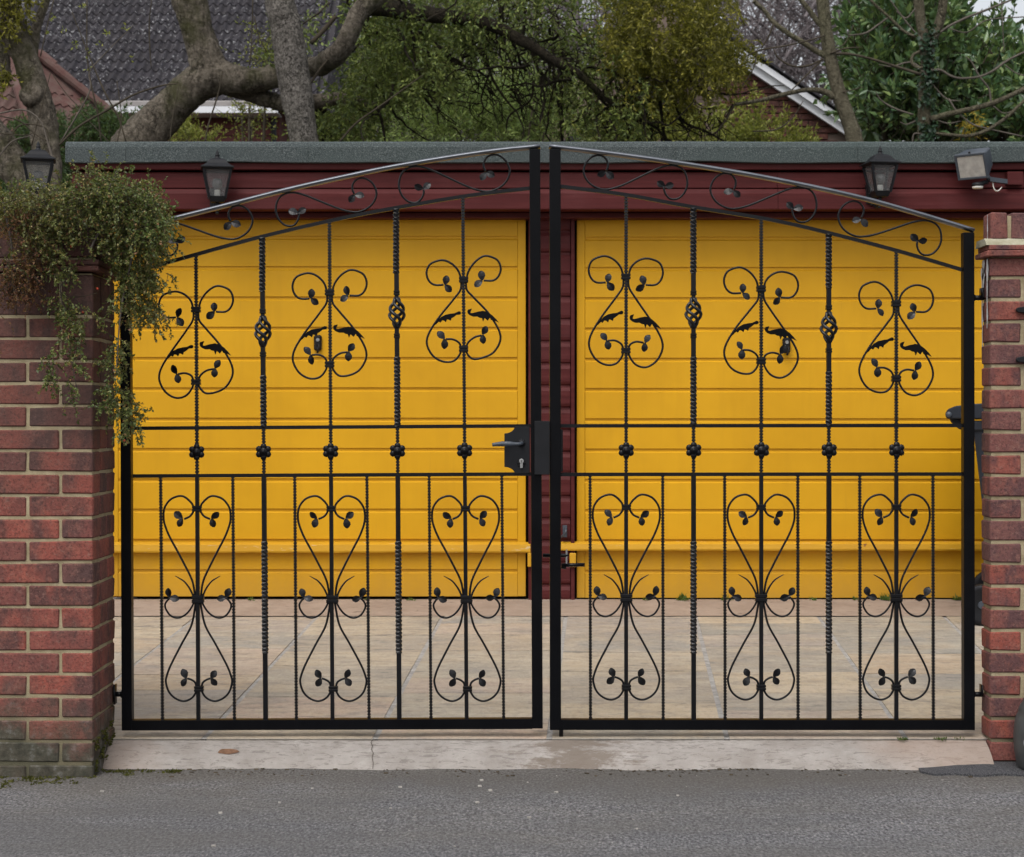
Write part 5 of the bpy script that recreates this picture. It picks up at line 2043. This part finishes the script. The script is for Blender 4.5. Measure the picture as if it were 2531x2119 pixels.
# left tree
YT = 12.0
LT = thing('tree', W(110, base_row(YT), YT), 'rugged tree with a hollow knot behind the left lantern', 'tree')
limb(LT, [(140, base_row(YT)), (122, 800), (114, 450), (111, 348), (105, 287), (86, 215), (60, 140), (35, 80), (5, 25), (-40, -60), (-80, -200), (-100, -380)], YT, [110, 92, 78, 71, 70, 64, 62, 66, 72, 60, 52, 40], M['bark'], 'trunk', 26, 14, 0.144, None, 7.0)
limb(LT, [(74, 180), (82, 120), (92, 60), (112, 5), (130, -60), (150, -240)], [YT + .05, YT + .1, YT + .1, YT + .1, YT + .1, YT + .1], [36, 28, 25, 23, 20, 14], M['bark'], 'branch', 10, 6)
limb(LT, [(10, 200), (2, 110), (-30, 40)], YT + .3, [40, 36, 30], M['bark'], 'branch', 10, 6)
limb(LT, [(115, 520), (60, 455), (28, 405), (0, 355), (-50, 290)], [YT + .1, YT + .1, YT + .15, YT + .2, YT + .3], [60, 78, 84, 80, 60], M['bark'], 'branch', 26, 14, 0.135, None, 7.0)
m = MB()
c = W(80, 238, YT - .06)
prof = []
for j in range(9):
    for i in range(14):
        a, b = 2 * math.pi * i / 14, math.pi * j / 8
        r = .085 * (1 + .25 * mnoise.noise(Vector((math.cos(a) * 2, math.sin(b * 2) * 2, math.sin(a) * 2))))
        # the hollow: pushed in towards the middle of the face
        v = Vector((r * math.sin(b) * math.cos(a), r * math.sin(b) * math.sin(a), r * math.cos(b) * .95))
        d = (v.normalized() - Vector((.0, -.90, .42)).normalized()).length
        v *= (1 - .92 * max(0, 1 - d / .6) ** .6)
        m.v.append(tuple(c + v))
m.f = [(j * 14 + i, j * 14 + (i + 1) % 14, (j + 1) * 14 + (i + 1) % 14, (j + 1) * 14 + i) for j in range(8) for i in range(14)]
m.build('knot', M['bark'], LT, smooth=True)
Pl = in_ellipses(150, [(25, 25, 45, 45), (5, 180, 16, 40), (10, 60, 20, 30), (30, -40, 80, 40)], YT - .15, YT - .05)
lv, tw = sprays(Pl, dirs(len(Pl), 0, -.2, -.5, .6), .12, 6, .25, .25, 9, .036, .017, .002, .8)
link('foliage', np_mesh('foliage', *lv, M['leaf_olive']), LT)
link('twigs', np_mesh('twigs', *tw, M['twig']), LT)

# sapling stems in front of the grey roof
YS = 11.4
SP = thing('sapling', W(165, base_row(YS), YS), 'thin bare sapling with scattered lime green buds before the grey roof', 'sapling')
for pts, d in (([(150, 352), (220, 230), (221, 180), (253, 140), (330, 62)], [4, 4, 4, 3, 1.5]), ([(215, 0), (215, 120), (222, 190), (242, 285), (250, 352)], [3, 3, 3.5, 4, 4]),
               ([(178, 30), (213, 120), (256, 222), (292, 290), (312, 352)], [2, 3, 4, 4, 4]), ([(145, 360), (195, 313), (266, 272), (330, 235), (400, 212), (440, 207)], [6, 6, 5.5, 5, 4, 2.5]),
               ([(375, -5), (369, 60), (371, 130), (374, 170)], [2, 3, 3, 1.5]), ([(100, 140), (115, 72), (133, 0)], [3, 3, 3]), ([(78, 360), (104, 260), (125, 180)], [3, 3, 2]),
               ([(0, 280), (60, 272), (100, 300), (118, 352), (132, 400)], [4, 4, 4, 6, 8]), ([(0, 287), (50, 300), (85, 330), (118, 350)], [3, 4, 4, 4]), ([(0, 330), (60, 335), (80, 330)], [3, 3, 3]),
               ([(20, 352), (50, 310), (110, 315), (120, 350)], [3, 4, 4, 3]), ([(180, 260), (230, 310), (270, 352)], [2, 2.5, 3]), ([(130, 185), (175, 245), (240, 300)], [2, 2, 2]),
               ([(420, 352), (425, 300), (445, 200)], [2, 2.5, 1.5]), ([(290, 352), (300, 290), (289, 200)], [3, 3, 1.5]), ([(-5, 390), (30, 350), (80, 335)], [4, 4, 3])):
    limb(SP, pts, YS, d, M['twig'] if d[0] < 4 or len(pts) > 5 else M['twig_grey'], 'stem', 6, 5, .05)
Pl = in_ellipses(70, [(206, 17, 8, 8), (160, 75, 8, 6), (184, 110, 7, 8), (217, 130, 8, 12), (219, 170, 8, 8), (265, 85, 10, 8), (248, 112, 8, 7), (312, 70, 8, 8), (108, 65, 8, 6), (327, 145, 5, 7), (117, 80, 6, 6), (128, 40, 6, 12)], YS - .02, YS + .02)
V, F = leaves_np(Pl, dirs(len(Pl), 0, -.2, .3, .8), .026, .013)
link('buds', np_mesh('buds', V, F, M['leaf_yellow']), SP)

# the big forked tree and the scaly trunk in front of it
YM = 15.4
MT = thing('tree', W(300, base_row(YM), YM), 'big forking mossy tree leaning over the garage roof', 'tree')
limb(MT, [(215, base_row(YM)), (268, 560), (322, 385), (352, 340), (409, 280), (466, 226), (523, 192), (565, 195), (627, 200), (690, 190)], YM, [150, 130, 112, 100, 92, 90, 92, 82, 62, 50], M['bark'], 'trunk', 26, 14, 0.126, None, 7.0)
limb(MT, [(534, 236), (524, 205), (513, 160), (496, 105), (478, 40), (466, -20), (455, -90), (430, -240), (420, -420)], YM, [40, 82, 90, 77, 84, 90, 92, 70, 52], M['bark'], 'branch', 26, 14, 0.126, None, 7.0)
limb(MT, [(640, 200), (690, 178), (740, 168), (790, 162), (836, 132), (864, 85), (885, 35), (930, -10), (980, -60)], [YM + .1, YM, YM - .2, YM - .5, YM - .75, YM - .85, YM - .85, YM - .8, YM - .7], [56, 50, 46, 52, 50, 48, 48, 52, 50], M['bark'], 'branch', 26, 14, 0.126, None, 7.0)
limb(MT, [(575, 205), (620, 228), (665, 246), (710, 256), (790, 250), (850, 246), (930, 262)], YM + .15, [64, 50, 42, 42, 38, 34, 24], M['bark'], 'branch', 26, 14, 0.126, None, 7.0)
limb(MT, [(880, 20), (940, 16), (1000, 28), (1080, 38), (1143, 47), (1200, 57), (1257, 83), (1314, 114), (1371, 151), (1429, 183), (1466, 215), (1530, 270), (1590, 300)], [YM + .2, YM + .15, YM, YM - .2, YM - .3, YM - .35, YM - .35, YM - .4, YM - .4, YM - .35, YM - .3, YM - .2, YM], [44, 46, 42, 36, 32, 31, 30, 27, 23, 19, 14, 10, 7], M['bark_dark'], 'branch', 12, 6, .14)
for pts, d in (([(768, 108), (800, 75), (830, 40)], [11, 12, 12]), ([(762, 215), (800, 160), (850, 110), (895, 75)], [7, 6, 5, 3]), ([(748, 60), (790, 30), (815, 5)], [4, 4, 4]),
               ([(838, 352), (880, 305), (940, 262), (1045, 186)], [5, 5, 4, 3]), ([(625, 0), (622, 100), (617, 160)], [3, 3, 4]), ([(628, 40), (640, 90), (660, 130)], [3, 3, 2]),
               ([(507, 352), (515, 310), (540, 230), (550, 175)], [4, 4, 4, 3]), ([(700, -20), (704, 40), (702, 85)], [9, 8, 6])):
    limb(MT, pts, YM - .75, d, M['twig'], 'twig', 7, 5, .05)
# dark tangled boughs and hanging twigs
for pts, d in (([(1230, -20), (1240, 20), (1230, 60), (1228, 120)], [18, 14, 9, 6]), ([(1290, -30), (1296, 40), (1292, 110)], [10, 9, 6]), ([(1314, 114), (1330, 170), (1375, 230), (1390, 340)], [12, 9, 8, 7]),
               ([(1125, 160), (1150, 140), (1200, 135)], [10, 7, 4]), ([(1105, 120), (1115, 150), (1130, 160)], [12, 10, 6]), ([(1210, 180), (1190, 240), (1195, 270), (1180, 290)], [5, 5, 4, 3]),
               ([(1371, 151), (1368, 190), (1385, 215), (1390, 350)], [6, 6, 7, 8]), ([(1440, 190), (1500, 260), (1560, 290), (1620, 315), (1650, 352)], [8, 8, 8, 7, 5]),
               ([(1660, 240), (1690, 300), (1745, 325), (1790, 350)], [6, 7, 6, 5]), ([(1590, 295), (1612, 325), (1605, 350)], [6, 6, 7]), ([(1813, 258), (1790, 300), (1770, 328), (1745, 335)], [7, 6, 5, 4]),
               ([(1320, 200), (1310, 250), (1260, 285), (1250, 330)], [6, 5, 5, 3]), ([(1300, 130), (1250, 150), (1240, 185)], [5, 4, 3]), ([(1255, 85), (1235, 130), (1260, 180)], [7, 5, 3])):
    limb(MT, pts, YM + .1, d, M['bark_dark'], 'branch', 7, 5, .1)
dark_e = [(965, 110, 100, 110, 1.2), (1060, 50, 160, 70, 1.3), (1010, 160, 130, 60), (890, 225, 70, 70), (885, 260, 50, 80), (840, 310, 50, 60), (1180, 60, 80, 60, .6), (1330, 60, 130, 70, .3), (1420, 120, 110, 80, .45), (1510, 220, 100, 90, .8),
          (1400, 250, 50, 60, .35), (1540, 310, 90, 50, .8), (1050, 180, 110, 22, .5), (700, 130, 25, 60, .35), (640, 130, 40, 30, .35), (760, 290, 40, 60, .5), (730, 90, 50, 80, .25), (1200, -60, 420, 60, .7)]
P0 = clumped(in_ellipses(3600, dark_e, YM - .6, YM + 1.6), 3.4, -.08, 2)
lv, tw = sprays(P0, dirs(len(P0), .1, -.1, -.1, .9), .36, 9, .24, .36, 17, .043, .0175, .0020, .75)
link('crown', np_mesh('crown', *lv, M['leaf_mist']), MT)
link('twigs', np_mesh('twigs', *tw, M['twig_olive']), MT)
nb = 50
Pb = in_ellipses(nb, [(1260, 100, 130, 50), (1380, 160, 90, 50), (1120, 60, 120, 30), (1480, 240, 90, 40), (1000, 110, 110, 50), (1620, 230, 110, 60), (900, 220, 80, 60, .6)], YM - .5, YM + .3)
pb_ = grow(Pb, dirs(nb, .25, -.1, -.45, .7), .55 + .5 * RNG.random(nb), 12, .05, .24)
V, F = tubes_np(pb_, np.broadcast_to(np.linspace(.016, .0045, 12), (nb, 12)))
link('twigs', np_mesh('twigs', V, F, M['bark_dark']), MT)
tang = in_ellipses(430, [(1300, 130, 170, 120), (1480, 200, 140, 120), (1640, 300, 160, 50, 1.3), (1250, 40, 200, 50), (1250, 200, 100, 80, .7), (860, 310, 70, 50, .6), (1100, 230, 120, 90, .35)], YM - .3, YM + 1.2)
pa = grow(tang, dirs(len(tang), .2, 0, -.2, .8), .40, 11, .10, .33)
V, F = tubes_np(pa, np.broadcast_to(np.linspace(.0068, .0020, 11), (len(pa), 11)))
link('twigs', np_mesh('twigs', V, F, M['bark_dark']), MT)

ST = thing('tree', W(780, base_row(14.4), 14.4), 'pale scaly barked trunk rising straight in front of the forked tree', 'tree')
limb(ST, [(800, base_row(14.4)), (778, 560), (756, 380), (750, 345), (742, 290), (734, 243), (726, 200), (721, 160), (712, 105), (702, 50), (690, -5), (675, -80), (650, -240), (640, -430)], 14.4, [104, 84, 72, 70, 74, 78, 80, 82, 80, 78, 75, 72, 64, 52], M['bark_scaly'], 'trunk', 26, 14, 0.090, None, 7.0)

OL = thing('mistletoe_clump', W(1680, 120, YM), 'olive yellow mistletoe mass hanging at the end of the dark tree', 'mistletoe')
ol_e = [(1640, 70, 140, 105), (1752, 75, 86, 88), (1795, 150, 46, 54), (1712, 190, 80, 58), (1600, 150, 90, 90), (1640, 215, 76, 36, .7), (1640, -60, 160, 50), (1560, 60, 70, 90, .6)]
P0 = clumped(in_ellipses(2100, ol_e, YM - .7, YM + .7), 3.4, -.08, 6)
lv, tw = sprays(P0, dirs(len(P0), .15, -.15, -.2, .8), .30, 9, .26, .36, 20, .041, .0155, .0020, .75)
link('foliage', np_mesh('foliage', *lv, M['leaf_olive']), OL)
link('stems', np_mesh('stems', *tw, M['twig_olive']), OL)

# green shrubs between the garage and the houses
def bush(name, label, cat, ells, n, Y0, Y1, L, Wd, mat, length, grav, keep, seed, per=16, up=.3, sc=2.2, twig=.003, wig=.3):
    P = clumped(in_ellipses(n, ells, Y0, Y1), sc, keep, seed)
    c = P.mean(0)
    o = thing(name, (c[0], c[1], 0), label, cat)
    l_, t_ = sprays(P, dirs(len(P), 0, -.15, up, .7), length, 7, grav, wig, per, L, Wd, twig, .75)
    link('foliage', np_mesh('foliage', *l_, mat), o)
    link('twigs', np_mesh('twigs', *t_, M['twig']), o)
    m_ = MB()                                    # its stems down to the ground
    for _ in range(5):
        b = P[RNG.integers(len(P))]
        m_.tube(cr([(c[0] + RNG.normal() * .1, c[1], -.06), (b[0] * .4 + c[0] * .6, b[1], b[2] * .45), tuple(b)], 5), [.03, .03, .028, .026, .024, .022, .02, .018, .016, .012, .008][:11], 6)
    m_.build('stem', M['twig'], o, smooth=True)
    return o


bush('green_shrub', 'mid green willowy shrub above the middle of the garage roof', 'shrub', [(1090, 280, 150, 90), (1230, 250, 130, 110), (1340, 300, 90, 70), (1010, 320, 110, 50), (1180, 340, 200, 60), (1430, 340, 90, 40, .6)], 1500, 18.2, 20.4, .062, .0135, M['leaf_mid'], .5, .02, -.16, 4, 22, .45)
bush('light_shrub', 'pale leafy shrub glimpsed far behind the dark tree', 'shrub', [(1150, 130, 200, 100), (1450, 200, 160, 120), (960, 120, 170, 100, .7), (1600, 230, 120, 90, .5)], 230, 23.5, 26, .075, .034, M['leaf_mid'], .7, .05, .0, 14, 15, .4, 1.4)
bush('yellow_shrub', 'yellow green shrub in front of the brick gable', 'shrub', [(1900, 362, 120, 22), (1960, 360, 60, 26, .7), (1850, 358, 50, 32), (1866, 280, 9, 46, 1.8), (1925, 322, 24, 26), (1800, 358, 70, 22)], 270, 17.2, 18.4, .05, .016, M['leaf_yellow'], .20, -.10, -.18, 7, 22, .9)
bush('yellow_shrub', 'yellow green shrub low behind the hanging mistletoe', 'shrub', [(1650, 325, 110, 40), (1560, 330, 80, 30), (1720, 310, 60, 40), (1500, 335, 60, 30), (1790, 325, 50, 36)], 460, 17.6, 19, .06, .026, M['leaf_yellow'], .30, .0, -.1, 17, 14, .5)
bush('conifer_shrub', 'dark green conifer hedge below the red tiled roof', 'shrub', [(180, 340, 150, 34), (260, 318, 60, 30), (300, 335, 60, 36), (40, 345, 80, 26), (212, 305, 34, 18, .6), (330, 348, 50, 26), (60, 430, 120, 70), (170, 420, 70, 60)], 1300, 18, 19, .045, .012, M['leaf_conifer'], .22, -.05, -.3, 3, 22, .6)
bush('conifer_shrub', 'small green conifer with golden tips under the leaning trunk', 'shrub', [(455, 356, 40, 14), (500, 360, 40, 10), (462, 330, 7, 14, 1.6)], 70, 17.0, 17.5, .045, .011, M['leaf_yellow'], .2, -.2, -.5, 3, 18, .9)
bush('climber', 'thin pale climber with small leaves on the house corner', 'climber', [(600, 310, 22, 40, .6), (630, 300, 22, 44, .6), (650, 280, 16, 40, .4), (612, 272, 20, 12), (640, 140, 30, 40, .9), (660, 110, 22, 40, .9), (620, 145, 30, 16, .8)], 130, 16.6, 17.2, .034, .016, M['leaf_yellow'], .3, .05, -.6, 3, 7, .2)

# slender grey-green tree
YQ = 15.2
QT = thing('tree', W(2115, base_row(YQ), YQ), 'slender smooth barked tree with three bare side boughs before the white bargeboard', 'tree')
limb(QT, [(2150, base_row(YQ)), (2140, 520), (2112, 348), (2098, 300), (2078, 245), (2064, 195), (2054, 150), (2047, 110), (2041, 70), (2036, 25), (2030, -30), (2024, -90), (2010, -260), (2005, -420)], YQ, [58, 50, 42, 38, 37, 35, 33, 32, 31, 32, 32, 32, 26, 18], M['bark_smooth'], 'trunk', 16, 8, .05)
for pts, d in (([(2040, 138), (2020, 128), (1985, 105), (1950, 84), (1912, 55), (1888, 25), (1862, 2)], [17, 15, 13, 13, 12, 11, 11]), ([(2046, 78), (2022, 55), (2000, 25), (1975, -5)], [17, 14, 12, 12]),
               ([(2062, 240), (2040, 227), (2010, 222), (1970, 226), (1920, 238), (1880, 248), (1815, 259)], [20, 15, 12, 11, 11, 10, 8])):
    limb(QT, pts, YQ, d, M['bark_smooth'], 'branch', 10, 6, .06)
for pts, d in (([(1815, 259), (1795, 295), (1775, 322), (1765, 330)], [6, 5, 4, 3]), ([(2052, 132), (2090, 120), (2130, 117)], [5, 4, 2]), ([(2066, 133), (2100, 134), (2150, 145), (2215, 165), (2275, 184)], [7, 7, 6, 7, 8]),
               ([(2034, 146), (2000, 162), (1960, 164), (1925, 145), (1912, 122)], [5, 5, 5, 4, 2]), ([(2040, 88), (2000, 100), (1940, 114), (1880, 124), (1838, 142)], [4, 4, 4, 4, 2]), ([(1912, 58), (1900, 90), (1882, 120)], [4, 4, 3]),
               ([(2030, 150), (1990, 190), (1958, 222)], [4, 4, 3]), ([(2070, 120), (2090, 105), (2110, 62)], [3, 3, 2]), ([(2082, 228), (2110, 222), (2135, 215)], [4, 3, 2]), ([(1872, 125), (1862, 170), (1840, 205), (1828, 220)], [3, 3, 3, 2]),
               ([(1860, 325), (1920, 320), (1960, 290), (1985, 250)], [4, 4, 3, 2])):
    limb(QT, pts, YQ - .06, d, M['twig'], 'twig', 6, 5, .05)

# ivy clad tree in front of the laurel
YV = 15.6
IT = thing('tree', W(2290, base_row(YV), YV), 'bare twin stemmed tree with ivy on its trunk, in front of the laurel', 'tree')
limb(IT, [(2290, base_row(YV)), (2284, 520), (2284, 352), (2284, 290), (2286, 230), (2290, 180), (2292, 140), (2290, 110)], YV, [46, 40, 34, 33, 32, 32, 34, 36], M['bark_smooth'], 'trunk', 14, 7, .10)
limb(IT, [(2292, 120), (2282, 85), (2275, 45), (2270, 0), (2266, -70), (2262, -280)], YV + .03, [28, 27, 27, 26, 25, 16], M['bark_smooth'], 'branch', 12, 6, .06)
limb(IT, [(2294, 120), (2308, 90), (2322, 55), (2330, 15), (2334, -50), (2345, -260)], YV - .03, [26, 25, 24, 23, 22, 14], M['bark_smooth'], 'branch', 12, 6, .06)
for pts, d in (([(2300, 295), (2345, 282), (2400, 270), (2445, 258), (2490, 240), (2540, 216), (2600, 190)], [16, 14, 13, 13, 12, 12, 11]), ([(2308, 330), (2350, 334), (2395, 336), (2440, 322), (2485, 292), (2531, 250), (2570, 210)], [8, 9, 9, 10, 9, 8, 8]),
               ([(2300, 174), (2325, 174), (2350, 188), (2375, 194), (2420, 190), (2455, 175), (2490, 150), (2540, 125)], [7, 6, 6, 6, 6, 6, 6, 5]), ([(2298, 108), (2335, 72), (2380, 48), (2420, 32), (2490, 4), (2540, -20)], [7, 6, 6, 6, 5, 5]),
               ([(2264, 92), (2235, 78), (2210, 55), (2185, 32), (2155, 4), (2130, -30)], [8, 8, 8, 8, 8, 7]), ([(2195, 44), (2170, 62), (2140, 82), (2100, 88)], [4, 5, 5, 4]), ([(2296, 110), (2260, 78), (2225, 35), (2200, 0)], [4, 4, 4, 3]),
               ([(2278, 125), (2256, 138), (2255, 158), (2270, 168), (2285, 166)], [8, 8, 8, 8, 6]), ([(2275, 168), (2255, 155), (2235, 156), (2205, 165), (2172, 160)], [5, 4, 4, 4, 2]), ([(2280, 174), (2310, 215), (2340, 245), (2375, 250)], [5, 4, 4, 2]),
               ([(2258, 284), (2215, 270), (2180, 250), (2164, 228)], [5, 5, 4, 2]), ([(2450, 258), (2444, 220), (2420, 188), (2402, 155), (2386, 140)], [6, 5, 5, 4, 3]), ([(2345, 245), (2365, 275), (2400, 305), (2440, 318), (2531, 338)], [5, 4, 4, 4, 3]),
               ([(2300, 290), (2340, 305), (2375, 300)], [4, 4, 2]), ([(2262, 300), (2240, 308), (2225, 302)], [4, 3, 2]), ([(2455, 262), (2480, 280), (2510, 272)], [4, 3, 2]), ([(2485, 162), (2510, 180), (2545, 192)], [4, 3, 3]),
               ([(2262, 22), (2240, 45), (2215, 28)], [4, 4, 3]), ([(2300, 340), (2262, 330), (2255, 352)], [5, 4, 4]), ([(2345, 70), (2390, 80), (2440, 50), (2531, 42)], [3, 3, 3, 3]), ([(2475, -10), (2478, 60), (2482, 130)], [3, 3, 2])):
    limb(IT, pts, YV - .08, d, M['bark_smooth'] if d[0] > 7 else M['twig_grey'], 'branch' if d[0] > 7 else 'twig', 8, 6, .06)
n = 520
zz = RNG.random(n)
py = 352 - 290 * zz ** 1.15
pxs = np.interp(py, [60, 110, 180, 350], [2300, 2290, 2290, 2285]) + RNG.normal(size=n) * 12
P = np.stack([(pxs - CX) * YV / FPX, np.full(n, YV) - .055 - .05 * RNG.random(n), EYE - (py - HY) * YV / FPX], 1)
P = clumped(P, 7, -.12, 3)
V, F = leaves_np(P, dirs(len(P), 0, -.5, -.5, .6), .045, .04, .1)
link('ivy', np_mesh('ivy', V, F, M['leaf_ivy']), IT)

# laurel
LA = thing('laurel', W(2330, base_row(18), 18), 'dense glossy laurel filling the right background', 'shrub')
la_e = [(2330, 220, 200, 110), (2190, 130, 80, 120), (2490, 270, 110, 90), (2190, 280, 86, 70), (2300, 90, 90, 70), (2480, 160, 90, 40, .45), (2400, 330, 190, 40), (2140, 60, 36, 60, .6), (2500, 80, 60, 60, .14), (2620, 260, 80, 90), (2250, -40, 110, 50)]
P0 = clumped(in_ellipses(1500, la_e, 16.8, 18.6), 1.9, -.28, 2)
lv, tw = sprays(P0, dirs(len(P0), .0, -.35, .65, .55), .42, 6, -.05, .2, 13, .105, .046, .006, .62, .25)
link('foliage', np_mesh('foliage', *lv, M['leaf_laurel']), LA)
P0 = in_ellipses(700, [(2350, 270, 240, 80), (2270, 160, 110, 70), (2190, 200, 76, 100), (2540, 290, 120, 60)], 18.4, 19.4)
lv, tw2 = sprays(P0, dirs(len(P0), .0, -.2, .3, .8), .5, 6, .0, .2, 16, .13, .06, .006, .8)
link('foliage', np_mesh('foliage', *lv, M['leaf_laurel']), LA)
V, F = joined([tw, tw2])
link('twigs', np_mesh('twigs', V, F, M['twig']), LA)
m = MB()
for px in (2180, 2290, 2390, 2480, 2560):
    m.tube(cr([W(px - 8, base_row(18.2), 18.2), W(px, 500, 18.2), W(px + 14, 250, 18.2)], 5), [.05] * 5 + [.035] * 6, 7)
m.build('stem', M['twig'], LA, smooth=True)
P0 = in_ellipses(26, [(2408, 300, 26, 22), (2390, 320, 20, 16), (2420, 340, 16, 8), (2405, 285, 6, 14, 1.5)], 15.9, 16.0)
o = thing('golden_sprig', W(2400, base_row(16), 16), 'small sprig of narrow golden leaves under the ivy tree boughs', 'sprig')
l_, t_ = sprays(P0, dirs(len(P0), .2, -.3, .1, .8), .10, 5, .1, .2, 4, .06, .010, .002, .7)
link('foliage', np_mesh('foliage', *l_, M['leaf_gold']), o)
mm = np.concatenate([P0[:1], P0[:1]])
link('stem', np_mesh('stem', *tubes_np(np.stack([np.linspace([P0[0][0], 15.95, -.05], P0[i], 6) for i in range(6)]), np.full((6, 6), .004)), M['twig']), o)

# far bare wood against the sky
n = 1200
Pw = np.stack([RNG.uniform(-12, 9.5, n), RNG.uniform(46, 62, n), RNG.uniform(5, 13, n)], 1)
pa = grow(Pw, dirs(n, 0, 0, .8, .55), 4.2, 10, -.03, .22)
rad = np.broadcast_to(np.linspace(.05, .012, 10), (n, 10))
A = tubes_np(pa, rad)
i0 = RNG.integers(0, n, 13000)
k0_ = RNG.integers(2, 9, 13000)
pb = grow(pa[i0, k0_], dirs(13000, 0, 0, .35, .75), 1.9, 7, -.02, .28)
B = tubes_np(pb, np.broadcast_to(np.linspace(.020, .007, 7), (13000, 7)))
nt = 34
tx = RNG.uniform(-13, 9.5, nt)
ty_ = RNG.uniform(46, 62, nt)
tp = np.stack([np.stack([tx + RNG.normal(size=nt) * .2, ty_, np.full(nt, h)], 1) for h in (-.05, 3, 6, 9, 12)], 1)
C = tubes_np(tp, np.broadcast_to(np.array([.28, .24, .2, .16, .09]), (nt, 5)))
V, F = joined([A, B, C])
tag(link('bare_wood', np_mesh('bare_wood', V, F, M['far_twig'])), 'far off wood of bare grey twigs against the pale sky', 'wood', None, 'stuff')
